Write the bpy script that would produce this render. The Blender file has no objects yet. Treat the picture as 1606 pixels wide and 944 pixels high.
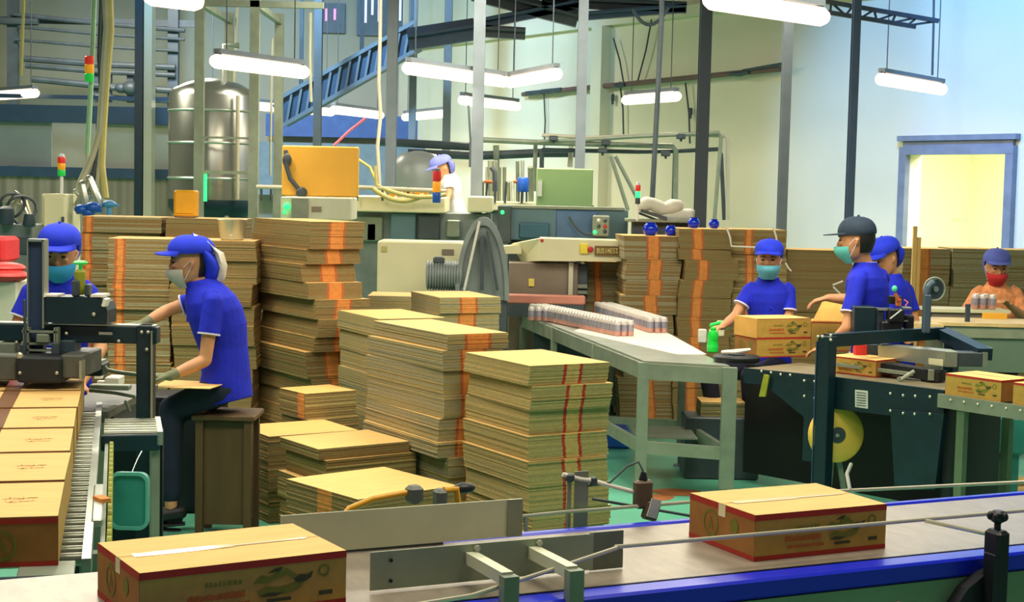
import bpy, bmesh, math, random
from mathutils import Vector, Matrix
random.seed(7)
SC = bpy.context.scene
COL = SC.collection

# ---------------------------------------------------------------- camera
F = 2400.0; PITCH = math.atan(172/2400.); ROLL = .022; ZC = 1.9
_cp, _sp, _cr, _sr = math.cos(PITCH), math.sin(PITCH), math.cos(ROLL), math.sin(ROLL)
FW = Vector((0, _cp, -_sp)); R0 = Vector((1, 0, 0)); U0 = Vector((0, _sp, _cp))
RT = R0*_cr + U0*_sr; UP = U0*_cr - R0*_sr
cam_d = bpy.data.cameras.new('camera'); cam = bpy.data.objects.new('camera', cam_d); COL.objects.link(cam)
cam_d.sensor_width = 36; cam_d.lens = F/1606*36; cam_d.clip_start = .05; cam_d.clip_end = 200
M = Matrix.Identity(4)
for i in range(3):
    M[i][0] = RT[i]; M[i][1] = UP[i]; M[i][2] = -FW[i]
M[2][3] = ZC
cam.matrix_world = M
SC.camera = cam

def ray(px, py): return FW + RT*((px-803)/F) - UP*((py-472)/F)
def G(px, py, z):
    d = ray(px, py); t = (z-ZC)/d.z; return Vector((d.x*t, d.y*t, z))
def D(px, py, y):
    d = ray(px, py); t = y/d.y; return Vector((d.x*t, y, ZC+d.z*t))

# ---------------------------------------------------------------- world, lights, exposure
wd = bpy.data.worlds.new('world'); SC.world = wd; wd.use_nodes = True
bg = wd.node_tree.nodes['Background']; bg.inputs[0].default_value = (.80, .90, 1.0, 1); bg.inputs[1].default_value = .16
SC.view_settings.view_transform = 'Standard'; SC.view_settings.look = 'None'
SC.view_settings.gamma = 1; SC.view_settings.use_curve_mapping = False
SC.view_settings.exposure = 0.12
SC.cycles.use_denoising = True
SC.cycles.max_bounces = 6

def area(name, loc, sx, sy, power, col, rot=(0, 0, 0)):
    l = bpy.data.lights.new(name, 'AREA'); l.shape = 'RECTANGLE'; l.size = sx; l.size_y = sy; l.energy = power; l.color = col
    o = bpy.data.objects.new(name, l); COL.objects.link(o); o.location = loc; o.rotation_euler = rot; return o
def spot(name, loc, target, power, col, ang, blend=.3, size=.2):
    l = bpy.data.lights.new(name, 'SPOT'); l.energy = power; l.color = col; l.spot_size = math.radians(ang); l.spot_blend = blend; l.shadow_soft_size = size
    o = bpy.data.objects.new(name, l); COL.objects.link(o); o.location = loc
    o.rotation_euler = (Vector(target)-Vector(loc)).to_track_quat('-Z', 'Y').to_euler(); return o
WARM = (1, .93, .78)
# rows of hall lamps high above the floor
for i, (x, y, p) in enumerate([(-2.6, 3.2, 360), (1.2, 3.8, 440), (-2.5, 8.0, 330), (1.5, 9.0, 330), (3.9, 8.2, 130),
                               (-5.5, 14.5, 520), (-.8, 14.5, 380), (1.8, 15.0, 260), (-5.5, 21.0, 1500)]):
    area('hall_light', (x, y, 4.25 if 12 < y < 20 else 4.0 if 6 < y < 12 else 5.6), 2.6, 1.4, p*.40, WARM)
# blue spots added to tint the upper walls like glass reflections and haze
spot('added_blue_spot', (2.6, 12.0, 7.4), (5.4, 16.4, 3.9), 4300, (.14, .38, 1), 50, .5, .3)
spot('added_blue_spot', (-3.4, 14.5, 7.3), (-2.6, 24, 4.4), 5500, (.34, .62, 1), 62, .9, .5)
spot('added_blue_spot', (-7.0, 12.0, 7.3), (-7.2, 19, 4.2), 350, (.35, .55, 1), 50, .8, .5)

# ---------------------------------------------------------------- materials
def lin(c):
    c = c/255.; return c/12.92 if c <= .04045 else ((c+.055)/1.055)**2.4
MATS = {}
def mat(name, rgb, rough=.6, metal=0., var=.12, scale=8., bump=0., stretch=(1, 1, 1), emit=0., alpha=1., trans=0., bscale=None):
    if name in MATS: return MATS[name]
    m = bpy.data.materials.new(name); m.use_nodes = True; nt = m.node_tree; N = nt.nodes; L = nt.links
    b = N['Principled BSDF']; c = [lin(v) for v in rgb]
    b.inputs['Roughness'].default_value = rough; b.inputs['Metallic'].default_value = metal
    tc = N.new('ShaderNodeTexCoord'); mp = N.new('ShaderNodeMapping'); mp.inputs['Scale'].default_value = stretch
    L.new(tc.outputs['Object'], mp.inputs[0])
    nz = N.new('ShaderNodeTexNoise'); nz.inputs['Scale'].default_value = scale; nz.inputs['Detail'].default_value = 4
    L.new(mp.outputs[0], nz.inputs['Vector'])
    rp = N.new('ShaderNodeValToRGB')
    rp.color_ramp.elements[0].position = .3; rp.color_ramp.elements[1].position = .7
    rp.color_ramp.elements[0].color = (*[max(0, v*(1-var)) for v in c], 1)
    rp.color_ramp.elements[1].color = (*[min(1, v*(1+var)) for v in c], 1)
    L.new(nz.outputs['Fac'], rp.inputs[0]); L.new(rp.outputs[0], b.inputs['Base Color'])
    if bump:
        bp = N.new('ShaderNodeBump'); bp.inputs['Strength'].default_value = bump; bp.inputs['Distance'].default_value = .01
        if bscale:
            n2 = N.new('ShaderNodeTexNoise'); n2.inputs['Scale'].default_value = bscale; L.new(mp.outputs[0], n2.inputs['Vector']); L.new(n2.outputs['Fac'], bp.inputs['Height'])
        else: L.new(nz.outputs['Fac'], bp.inputs['Height'])
        L.new(bp.outputs[0], b.inputs['Normal'])
    if emit:
        b.inputs['Emission Color'].default_value = (*c, 1); b.inputs['Emission Strength'].default_value = emit
    if alpha < 1: b.inputs['Alpha'].default_value = alpha
    if trans: b.inputs['Transmission Weight'].default_value = trans
    MATS[name] = m; return m

def corrugated(name, rgb, period, rough=.6):
    m = mat(name, rgb, rough, 0, .1, 2)
    nt = m.node_tree; N = nt.nodes; L = nt.links
    tc = N.new('ShaderNodeTexCoord'); w = N.new('ShaderNodeTexWave'); w.wave_type = 'BANDS'; w.bands_direction = 'X'
    w.inputs['Scale'].default_value = 1./period/3.14; L.new(tc.outputs['Object'], w.inputs['Vector'])
    bp = N.new('ShaderNodeBump'); bp.inputs['Strength'].default_value = 1; bp.inputs['Distance'].default_value = .05
    L.new(w.outputs['Fac'], bp.inputs['Height']); L.new(bp.outputs[0], N['Principled BSDF'].inputs['Normal'])
    return m

K = dict(
 floor=mat('floor_epoxy', (98, 178, 146), .32, 0, .12, 1.2),
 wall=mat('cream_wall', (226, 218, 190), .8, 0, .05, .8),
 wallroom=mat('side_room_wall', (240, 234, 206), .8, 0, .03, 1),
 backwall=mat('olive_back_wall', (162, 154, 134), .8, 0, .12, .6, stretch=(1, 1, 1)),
 clad=corrugated('grey_cladding', (165, 152, 130), .22),
 ceil=mat('ceiling_sheet', (120, 120, 112), .8, 0, .1, 1),
 col=mat('grey_column_paint', (112, 122, 128), .5, 0, .1, 5),
 coldark=mat('dark_column_paint', (52, 66, 74), .5, 0, .1, 5),
 colblue=mat('blue_column_paint', (70, 92, 120), .5, 0, .1, 5),
 blbeam=mat('blue_beam_paint', (50, 76, 100), .5, 0, .15, 4),
 frost=mat('frosted_panel', (148, 152, 146), .35, 0, .15, 1.2),
 frostl=mat('pale_panel', (186, 180, 158), .3, 0, .1, 1.5),
 steel=mat('stainless', (176, 182, 168), .34, .75, .12, 6, stretch=(1, 1, .2)),
 steelm=mat('matt_steel', (138, 146, 126), .5, .3, .12, 9),
 tank=mat('tank_steel', (150, 152, 142), .28, .85, .15, 3, stretch=(1, 1, .1)),
 chrome=mat('chrome_rod', (215, 208, 180), .3, .6, .05, 10),
 dark=mat('dark_teal_paint', (12, 40, 48), .42, 0, .2, 12),
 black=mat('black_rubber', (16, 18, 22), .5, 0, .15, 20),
 greyblk=mat('grey_casting', (92, 94, 84), .5, .1, .12, 14),
 cream=mat('cream_enamel', (226, 220, 176), .4, 0, .05, 3),
 cream2=mat('cream_enamel_worn', (208, 206, 178), .5, 0, .1, 4),
 yel=mat('yellow_panel', (238, 178, 56), .5, 0, .06, 2.5),
 yel2=mat('deep_yellow', (212, 152, 10), .5, 0, .1, 6),
 greenp=mat('green_panel', (142, 172, 112), .5, 0, .08, 1.5),
 teal=mat('teal_machine', (92, 124, 134), .45, 0, .12, 3),
 teal2=mat('teal_window', (58, 104, 124), .3, 0, .1, 3),
 mach=mat('grey_machine', (124, 134, 130), .5, .1, .18, 5),
 machd=mat('dark_machine', (66, 76, 80), .5, .1, .18, 6),
 brownm=mat('brown_grey_cabinet', (136, 122, 104), .45, .15, .12, 3),
 card=mat('cardboard_top', (232, 186, 108), .75, 0, .07, 7, .15, (1, 6, 1)),
 cardside=mat('cardboard_side', (176, 146, 84), .8, 0, .16, 30, .3, (1, 1, 4)),
 cardA=mat('sheet_edge_a', (158, 142, 88), .85, 0, .11, 40, .2, (1, 1, 3)),
 cardB=mat('sheet_edge_b', (132, 118, 72), .85, 0, .11, 40, .2, (1, 1, 3)),
 cardC=mat('sheet_edge_c', (172, 154, 96), .85, 0, .11, 40, .2, (1, 1, 3)),
 cardD=mat('sheet_edge_brown', (132, 108, 62), .85, 0, .11, 40, .2, (1, 1, 3)),
 cardE=mat('sheet_edge_grey', (150, 142, 106), .85, 0, .11, 40, .2, (1, 1, 3)),
 orange=mat('orange_print', (218, 138, 62), .8, 0, .12, 30),
 tanprint=mat('tan_print', (190, 160, 92), .8, 0, .12, 30),
 redp=mat('red_print', (176, 40, 22), .7, 0, .12, 25),
 redp2=mat('rust_print', (182, 96, 48), .8, 0, .15, 25),
 boxside=mat('carton_print_ground', (186, 146, 60), .7, 0, .1, 30),
 boxend=mat('carton_end', (158, 104, 44), .75, 0, .14, 14),
 inkg=mat('olive_ink', (120, 118, 32), .7, 0, .15, 40),
 inkd=mat('dark_green_ink', (64, 66, 30), .7, 0, .15, 40),
 inko=mat('orange_ink', (178, 92, 26), .7, 0, .15, 40),
 tape=mat('clear_tape', (236, 218, 170), .12, 0, .08, 10),
 tapeb=mat('brown_tape', (160, 116, 88), .1, 0, .1, 10),
 belt=mat('belt_plate', (158, 146, 128), .38, .35, .12, 12, .05, (3, 1, 1)),
 blue=mat('blue_plastic', (22, 40, 200), .3, 0, .08, 6),
 shirt=mat('royal_blue_cloth', (12, 32, 186), .85, 0, .14, 14, .3, bscale=30),
 shirt2=mat('blue_cloth_hazy', (52, 66, 172), .85, 0, .1, 14),
 capb=mat('blue_cap_cloth', (22, 48, 200), .85, 0, .1, 18),
 navy=mat('navy_cap_cloth', (26, 44, 62), .8, 0, .12, 18),
 trouser=mat('dark_navy_trousers', (14, 18, 40), .85, 0, .2, 12),
 trouser2=mat('slate_trousers', (16, 28, 48), .85, 0, .2, 12),
 orshirt=mat('orange_flowered_cloth', (232, 150, 92), .85, 0, .28, 26),
 white=mat('white_cloth', (226, 226, 222), .8, 0, .04, 10),
 netw=mat('pale_net', (216, 204, 182), .9, 0, .06, 60, .4),
 trimw=mat('white_trim', (214, 210, 222), .8, 0, .03, 10),
 skin=mat('skin', (204, 144, 98), .55, 0, .06, 9),
 hair=mat('black_hair', (22, 18, 18), .5, 0, .2, 40),
 eyed=mat('dark_eye', (28, 20, 18), .3, 0, .1, 10),
 maskb=mat('blue_mask', (96, 178, 200), .8, 0, .05, 30, .2),
 maskd=mat('bright_blue_mask', (52, 154, 204), .8, 0, .05, 30),
 maskg=mat('grey_mask', (196, 186, 168), .8, 0, .04, 30, .2),
 maskt=mat('teal_mask', (92, 188, 178), .8, 0, .05, 30),
 maskr=mat('red_mask', (206, 44, 46), .8, 0, .08, 30),
 glove=mat('grey_glove', (120, 124, 92), .9, 0, .15, 40),
 wood=mat('stool_wood', (92, 70, 38), .7, 0, .2, 8, stretch=(1, 1, .2)),
 rollerm=mat('roller_steel', (150, 152, 134), .3, .8, .1, 14),
 ygreen=mat('yellow_green_wheel', (150, 152, 40), .5, 0, .15, 20),
 tubew=mat('tube_glow', (255, 226, 198), .5, 0, 0, 1, emit=2.1),
 red=mat('red_lens', (216, 46, 34), .35, 0, .05, 8, emit=.25),
 amber=mat('amber_lens', (240, 158, 30), .35, 0, .05, 8, emit=.25),
 green=mat('green_lens', (30, 190, 70), .35, 0, .05, 8, emit=.3),
 glow=mat('green_lit_lens', (40, 240, 110), .35, 0, .05, 8, emit=2.2),
 lblue=mat('blue_lens', (24, 84, 176), .35, 0, .05, 8),
 gbottle=mat('green_bottle', (20, 200, 60), .3, 0, .06, 6),
 paper=mat('white_sheet', (236, 226, 206), .6, 0, .03, 4),
 teb=mat('teal_plastic', (58, 148, 132), .35, 0, .12, 6, alpha=.85),
 galv=mat('galvanised_sheet', (206, 208, 176), .42, .12, .1, 5),
 film=mat('yellow_film_roll', (244, 200, 84), .35, 0, .08, 6),
 jar=mat('blue_glazed', (16, 48, 200), .12, 0, .1, 5),
 sack=mat('white_sack', (222, 218, 200), .8, 0, .06, 9, .4),
 pinky=mat('pink_crate', (206, 134, 112), .6, 0, .12, 5),
 redc=mat('red_plastic', (196, 46, 40), .5, 0, .1, 5),
 slit=mat('window_slit_glow', (196, 196, 230), .5, 0, .1, 8, emit=.9),
 slitm=mat('magenta_slit_glow', (226, 130, 196), .5, 0, .1, 8, emit=.9),
 cable=mat('pale_cable', (176, 176, 150), .6, 0, .1, 8),
 cabley=mat('yellow_cable', (190, 180, 110), .6, 0, .1, 8),
 rust=mat('rust_spot', (150, 88, 44), .8, 0, .2, 8),
 pinkcord=mat('pink_cord', (226, 120, 140), .6, 0, .05, 8),
 yhose=mat('yellow_hose', (222, 158, 24), .4, 0, .08, 8),
 shadegreen=mat('green_grey_panel', (104, 128, 104), .6, 0, .1, 2),
 label=mat('pale_label', (206, 206, 190), .6, 0, .08, 30),
 canp=mat('can_white', (226, 216, 208), .3, .3, .1, 9),
 canr=mat('can_red_band', (214, 158, 140), .3, .3, .2, 9),
 canb=mat('can_blue_grey_band', (158, 154, 166), .3, .3, .35, 14),
 cant=mat('can_top', (240, 236, 226), .35, .4, .05, 10),
 sandal=mat('blue_sandal', (40, 110, 160), .6, 0, .1, 10),
)

# ---------------------------------------------------------------- mesh helpers
def Rz(a): return Matrix.Rotation(a, 4, 'Z')
class MB:
    def __init__(s): s.v = []; s.f = []; s.m = []
    def add(s, vs, fs, mi=0, mt=None):
        o = len(s.v)
        for p in vs:
            p = Vector(p); s.v.append(mt @ p if mt else p)
        for f in fs: s.f.append([i+o for i in f]); s.m.append(mi)
        return s
    def box(s, c, d, mi=0, rz=0., ry=0., rx=0., mt=None, ch=0.):
        x, y, z = [k/2. for k in d]
        T = Matrix.Translation(c) @ Matrix.Rotation(rz, 4, 'Z') @ Matrix.Rotation(ry, 4, 'Y') @ Matrix.Rotation(rx, 4, 'X')
        if mt: T = mt @ T
        if ch <= 0:
            vs = [(-x, -y, -z), (x, -y, -z), (x, y, -z), (-x, y, -z), (-x, -y, z), (x, -y, z), (x, y, z), (-x, y, z)]
            return s.add(vs, [(3, 2, 1, 0), (4, 5, 6, 7), (0, 1, 5, 4), (1, 2, 6, 5), (2, 3, 7, 6), (3, 0, 4, 7)], mi, T)
        pts = []
        for (a, b) in ((x-ch, y), (x, y-ch), (x, -y+ch), (x-ch, -y), (-x+ch, -y), (-x, -y+ch), (-x, y-ch), (-x+ch, y)): pts.append((a, b))
        pts = pts[::-1]
        rings = [(-z, ch), (-z+ch, 0), (z-ch, 0), (z, ch)]
        vs = []
        for (zz, q) in rings:
            for (a, b) in pts: vs.append((a*(1-q/x), b*(1-q/y), zz))
        fs = [tuple(range(7, -1, -1)), tuple(range(24, 32))]
        for r in range(3):
            for i in range(8): j = (i+1) % 8; fs.append((r*8+i, r*8+j, r*8+8+j, r*8+8+i))
        return s.add(vs, fs, mi, T)
    def prism(s, poly, z0, z1, mi=0, mt=None):
        n = len(poly); vs = [(a, b, z0) for a, b in poly]+[(a, b, z1) for a, b in poly]
        return s.add(vs, [tuple(range(n-1, -1, -1)), tuple(range(n, 2*n))]+[(i, (i+1) % n, n+(i+1) % n, n+i) for i in range(n)], mi, mt)
    def hull8(s, a, b, mi=0):   # two quads (4 points each) joined
        return s.add(list(a)+list(b), [(3, 2, 1, 0), (4, 5, 6, 7), (0, 1, 5, 4), (1, 2, 6, 5), (2, 3, 7, 6), (3, 0, 4, 7)], mi)
    def tube(s, pts, r, n=8, mi=0, cap=True, rnd=False):
        pts = [Vector(p) for p in pts]; rr = r if isinstance(r, (list, tuple)) else [r]*len(pts)
        if rnd:
            d0 = (pts[0]-pts[1]).normalized(); d1 = (pts[-1]-pts[-2]).normalized()
            a = [pts[0]+d0*rr[0]*k for k in (.96, .7)]; b = [pts[-1]+d1*rr[-1]*k for k in (.7, .96)]
            pts = a+pts+b; rr = [rr[0]*.28, rr[0]*.72]+list(rr)+[rr[-1]*.72, rr[-1]*.28]
        o = len(s.v); up = None
        for i, p in enumerate(pts):
            t = (pts[min(i+1, len(pts)-1)]-pts[max(i-1, 0)]).normalized()
            if up is None:
                up = t.cross(Vector((0, 0, 1)));
                if up.length < .1: up = t.cross(Vector((1, 0, 0)))
                up.normalize()
            up = (up-t*up.dot(t)).normalized(); w = t.cross(up)
            for k in range(n):
                a = 2*math.pi*k/n; s.v.append(p+(up*math.cos(a)+w*math.sin(a))*rr[i])
        for i in range(len(pts)-1):
            for k in range(n):
                j = (k+1) % n; s.f.append([o+i*n+k, o+i*n+j, o+(i+1)*n+j, o+(i+1)*n+k]); s.m.append(mi)
        if cap:
            s.f.append([o+k for k in range(n-1, -1, -1)]); s.m.append(mi)
            e = o+(len(pts)-1)*n; s.f.append([e+k for k in range(n)]); s.m.append(mi)
        return s
    def bar(s, a, b, w, h, mi=0):
        a, b = Vector(a), Vector(b); t = (b-a).normalized(); x = t.cross(Vector((0, 0, 1)))
        if x.length < .05: x = Vector((1, 0, 0))
        x.normalize(); y = x.cross(t)
        q = lambda p: [p+x*w/2*i+y*h/2*j for i, j in ((-1, -1), (1, -1), (1, 1), (-1, 1))]
        return s.hull8(q(a), q(b), mi)
    def lathe(s, prof, n=20, mi=0, c=(0, 0, 0), mt=None):
        vs = []; fs = []; c = Vector(c)
        for r, z in prof:
            for k in range(n):
                a = 2*math.pi*k/n; vs.append(Vector((r*math.cos(a), r*math.sin(a), z))+(c if mt is None else Vector()))
        for i in range(len(prof)-1):
            for k in range(n):
                j = (k+1) % n; fs.append((i*n+k, i*n+j, i*n+n+j, i*n+n+k))
        fs.append(tuple(range(n-1, -1, -1))); e = (len(prof)-1)*n; fs.append(tuple(range(e, e+n)))
        T = Matrix.Translation(c) @ mt if mt is not None else None
        return s.add(vs, fs, mi, T)
    def ell(s, c, r, n=16, m=10, mi=0, mt=None):
        c = Vector(c); prof = []
        vs = []; fs = []
        for i in range(m+1):
            t = math.pi*(i/m); st = max(math.sin(t), .02)
            for k in range(n):
                a = 2*math.pi*k/n; vs.append(Vector((r[0]*st*math.cos(a), r[1]*st*math.sin(a), -r[2]*math.cos(t))))
        for i in range(m):
            for k in range(n):
                j = (k+1) % n; fs.append((i*n+k, i*n+j, i*n+n+j, i*n+n+k))
        fs.append(tuple(range(n-1, -1, -1))); e = m*n; fs.append(tuple(range(e, e+n)))
        T = Matrix.Translation(c) @ mt if mt is not None else Matrix.Translation(c)
        return s.add(vs, fs, mi, T)
    def loft(s, rings, n=20, mi=0):   # rings: (center, ax vector, ay vector)
        o = len(s.v)
        for c, ax, ay in rings:
            for k in range(n):
                a = 2*math.pi*k/n; s.v.append(Vector(c)+Vector(ax)*math.cos(a)+Vector(ay)*math.sin(a))
        for i in range(len(rings)-1):
            for k in range(n):
                j = (k+1) % n; s.f.append([o+i*n+k, o+i*n+j, o+(i+1)*n+j, o+(i+1)*n+k]); s.m.append(mi)
        s.f.append([o+k for k in range(n-1, -1, -1)]); s.m.append(mi)
        e = o+(len(rings)-1)*n; s.f.append([e+k for k in range(n)]); s.m.append(mi)
        return s
    def mesh(s, name, mats):
        me = bpy.data.meshes.new(name); me.from_pydata([tuple(p) for p in s.v], [], s.f)
        for m in (mats if isinstance(mats, (list, tuple)) else [mats]): me.materials.append(K[m] if isinstance(m, str) else m)
        me.polygons.foreach_set('material_index', s.m)
        bm = bmesh.new(); bm.from_mesh(me); bmesh.ops.recalc_face_normals(bm, faces=bm.faces); bm.to_mesh(me); bm.free()
        me.update(); return me
    def build(s, name, mats, parent=None, smooth=False, loc=None, rz=0., shift=None):
        if shift is not None:
            sh = Vector(shift); s.v = [p-sh for p in s.v]
        me = s.mesh(name, mats)
        if smooth:
            me.polygons.foreach_set('use_smooth', [True]*len(me.polygons))
            try: me.set_sharp_from_angle(angle=math.radians(40))
            except Exception: pass
        o = bpy.data.objects.new(name, me); COL.objects.link(o)
        if parent: o.parent = parent
        if loc is not None: o.location = loc
        o.rotation_euler = (0, 0, rz)
        return o

def tag(o, label, cat, group=None, kind=None):
    o['label'] = label
    if cat: o['category'] = cat
    if group: o['group'] = group
    if kind: o['kind'] = kind
    return o
def thing(name, label, cat, loc=(0, 0, 0), rz=0., group=None):
    o = bpy.data.objects.new(name, None); COL.objects.link(o); o.location = loc; o.rotation_euler = (0, 0, rz)
    o.empty_display_size = .1
    return tag(o, label, cat, group)
def struct(name, mb, m, label=None, **k):
    o = mb.build(name, m, **k); o['kind'] = 'structure'
    if label: o['label'] = label
    return o
def copy_tree(root, label=None, group=None):
    r = root.copy(); COL.objects.link(r)
    if label: r['label'] = label
    if group: r['group'] = group
    for ch in root.children:
        c = ch.copy(); COL.objects.link(c); c.parent = r
        for g in ch.children:
            d = g.copy(); COL.objects.link(d); d.parent = c
    return r
def single(mb, name, m, label, cat, group=None, origin=None, rz=0., smooth=False, kind=None):
    """one-mesh thing; its origin is moved to the given point (or to the base centre)"""
    if origin is None:
        xs = [p.x for p in mb.v]; ys = [p.y for p in mb.v]; zs = [p.z for p in mb.v]
        origin = ((min(xs)+max(xs))/2, (min(ys)+max(ys))/2, min(zs))
    o = mb.build(name, m, smooth=smooth, loc=origin, shift=origin, rz=rz)
    return tag(o, label, cat, group, kind)
def pxbox(mb, x0, y0, x1, y1, Y, dep, mi=0, ch=0.):
    """a box at depth Y whose front spans the given outline in the room"""
    xm, ym = (x0+x1)/2, (y0+y1)/2
    a = D(x0, ym, Y); b = D(x1, ym, Y); t = D(xm, y0, Y); u = D(xm, y1, Y)
    return mb.box(((a.x+b.x)/2, Y+dep/2, (t.z+u.z)/2), (b.x-a.x, dep, t.z-u.z), mi, ch=ch)

# ================================================================ the hall
struct('floor', MB().box((-1, 14, -.05), (30, 36, .1)), 'floor')
struct('ceiling', MB().box((-1, 14, 8.05), (30, 36, .1)), 'ceil')
WR = dict(loc=(4.94, 17, 0), rz=math.radians(125))
w = MB(); w.box((-5.3, -.1, 4), (9.34, .2, 8)); w.box((6.9, -.1, 4), (12.34, .2, 8)); w.box((.05, -.1, 5.21), (1.36, .2, 5.58))
struct('wall_right', w, 'wall', **WR)
struct('trim_1', MB().box((1.6, .05, 4.36), (21.5, .1, .14)).box((6.39, .09, 2.14), (.24, .18, 4.28)), 'wall', **WR)
d = MB(); d.box((.05, .03, 2.46), (1.56, .10, .09)); d.box((.05, .03, 2.60), (1.62, .12, .06)); d.box((.05, .02, 2.53), (1.5, .06, .1)); d.box((.78, .03, 1.2), (.1, .10, 2.44)); d.box((-.68, .03, 1.2), (.1, .1, 2.44))
struct('door_1', d, mat('door_frame_paint', (120, 128, 142), .5), **WR)
# the bright room behind the opening
w = MB(); w.box((.05, -3.3, 1.6), (5.0, .1, 3.2)); w.box((2.5, -1.7, 1.6), (.1, 3.1, 3.2)); w.box((-2.45, -1.7, 1.6), (.1, 3.1, 3.2)); w.box((.05, -1.7, 3.2), (5, 3.1, .1))
struct('wall_side_room', w, 'wallroom', **WR)
T = Matrix.Translation(WR['loc']) @ Rz(WR['rz'])
area('side_room_light', T @ Vector((0, -1.2, 3.0)), 1.8, 1.4, 170, (1, .93, .74), )
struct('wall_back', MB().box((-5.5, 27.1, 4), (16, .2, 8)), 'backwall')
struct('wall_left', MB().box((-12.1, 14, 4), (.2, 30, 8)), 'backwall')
# partition on the left: cladding below, panels above, dark blue beams
struct('trim_2', MB().box((-6.6, 20.05, .98), (5.0, .06, 1.96)), 'clad')
a = MB(); a.box((-6.6, 20, 2.02), (5.2, .14, .13)); a.box((-6.6, 20, 2.77), (5.2, .2, .22)); a.box((-6.6, 20.5, 3.02), (5.2, .12, .05))
for x in (-9.1, -7.0, -5.42, -4.88, -4.1): a.box((x, 20, 2.4), (.05, .1, .6))
struct('trim_3', a, 'blbeam')
struct('window_1', MB().box((-7.6, 20.06, 2.38), (3.1, .02, .58)), 'frost')
struct('window_2', MB().box((-5.15, 20.06, 2.38), (.52, .02, .58)).box((-4.5, 20.06, 2.38), (.74, .02, .58)), 'frostl')
# louvred windows high in the back wall, each slit a strip of daylight
def louvre(n, x0, x1, y0, y1, m):
    a = D(x0, y1, 26.9); b = D(x1, y0, 26.9); f = MB(); g = MB(); k = int((b.x-a.x)/.11)
    f.box(((a.x+b.x)/2, 26.95, (a.z+b.z)/2), (b.x-a.x+.2, .06, b.z-a.z+.2))
    for i in range(k):
        x = a.x+(i+.5)*(b.x-a.x)/k; hh = (b.z-a.z)*(.55+.4*random.random())
        g.box((x, 26.9, b.z-hh/2), (.04, .03, hh))
    o = struct(n, f, 'machd'); c = g.build('pane', m, o)
louvre('window_3', 505, 532, 14, 42, 'slitm'); louvre('window_4', 568, 600, -8, 46, 'slit'); louvre('window_5', 622, 745, -10, 52, 'slit'); louvre('window_6', 758, 790, -12, 24, 'slit')
struct('trim_4', MB().box((-3.0, 26.5, 2.95), (2.6, .1, .38)), mat('slate_blue_band', (62, 92, 150), .6))
struct('trim_5', MB().box((-2.9, 26.3, 2.2), (3.4, .1, .9)), mat('slate_lower_panel', (104, 122, 132), .6))

# steel columns
def column(px, wpx, Y, m, label, depth=None):
    x = D(px, 200, Y).x; w_ = wpx*Y/2400; q = MB(); t = w_*.16
    q.box((x, Y+w_*.5, 3.98), (t*1.4, w_, 7.9)); q.box((x, Y, 3.98), (w_, t, 7.9)); q.box((x, Y+w_, 3.98), (w_, t, 7.9))
    q.box((x, Y+w_/2, .03), (w_*1.8, w_*1.8, .05))
    return single(q, 'steel_column', m, label, 'column', 'steel columns of the hall', origin=(x, Y, 0))
column(1338, 12, 13.6, 'colblue', 'slim blue-grey column rising behind the man in the navy cap')
column(1232, 14, 15.2, 'col', 'grey column rising behind the woman in the pale blue mask')
column(1103, 18, 13.6, 'coldark', 'dark column behind the carton stacks and blue jars')
column(911, 15, 16.2, 'col', 'grey column standing behind the pale green panel')
column(749, 18, 15.6, 'col', 'grey column just right of the far worker in white')
column(613, 16, 17.2, 'col', 'grey column with a whitish cable hanging beside it, near centre')
column(497, 12, 19, 'col', 'slender grey column behind the large yellow panel')
column(646, 11, 21, 'col', 'thin far column in front of the brown panels near centre')
column(700, 12, 22, 'col', 'thin far column directly above the stooping worker in white')
x = D(226, 250, 19.4).x
q = MB(); q.box((x-.05, 19.4, 3.98), (.1, .2, 7.9)); single(q, 'steel_column', 'dark', 'dark half of the paired column left of the tank', 'column', 'steel columns of the hall')
q = MB(); q.box((x+.06, 19.42, 3.98), (.1, .2, 7.9)); single(q, 'steel_column', 'frostl', 'pale half of the paired column left of the tank', 'column', 'steel columns of the hall')

def rod(name, pts, r, m, label, cat, group=None, n=8, smooth=True):
    return single(MB().tube(pts, r, n), name, m, label, cat, group, smooth=smooth)
def swag(a, b, sag, n=10):
    return [Vector(a).lerp(Vector(b), i/n)-Vector((0, 0, sag*4*(i/n)*(1-i/n))) for i in range(n+1)]

# pipes along the upper left wall
for i, (x0, y0, x1, y1, r, lab) in enumerate([(20, 22, 290, 48, .035, 'topmost dark pipe high on the upper left wall'), (30, 42, 290, 62, .025, 'second dark pipe down on the upper left wall'),
        (25, 62, 280, 80, .025, 'third thin pipe down on the upper left wall'), (38, 92, 275, 106, .05, 'thick dark pipe level with the red signal lamp'),
        (40, 103, 275, 118, .04, 'grey pipe just below the thick dark pipe, upper left'), (50, 124, 270, 142, .05, 'dark pipe under the grey pipe, upper left'),
        (150, 150, 265, 158, .04, 'short pipe above the blue beam, left of the tank'), (-40, 28, 60, 34, .06, 'stub of dark pipe in the top left corner')]):
    rod('wall_pipe', [D(x0, y0, 24), D((x0+x1)/2, (y0+y1)/2+2, 24), D(x1, y1, 24)], r, 'machd', lab, 'pipe', 'pipes on the upper left wall')
q = MB()
for px in (20, 272): q.box((D(px, 60, 24.1).x, 24.12, 4.4), (.16, .12, 7.1))
for px in (150, 170, 205, 230): q.box((D(px, 150, 24.1).x, 24.1, 3.4), (.1, .1, .5))
q.box((-6.7, 24.15, 4.4), (3.6, .04, .1))
single(q, 'pipe_hanger', 'machd', 'dark upright hangers carrying the pipes on the upper left wall', 'pipe rack')
q = MB()
for px, r in ((205, .14), (215, .1), (222, .16), (190, .1)): q.ell(D(px, 138, 23.8), (r, r, r*.8))
q.tube([D(175, 138, 23.8), D(245, 142, 23.8)], .04)
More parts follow.
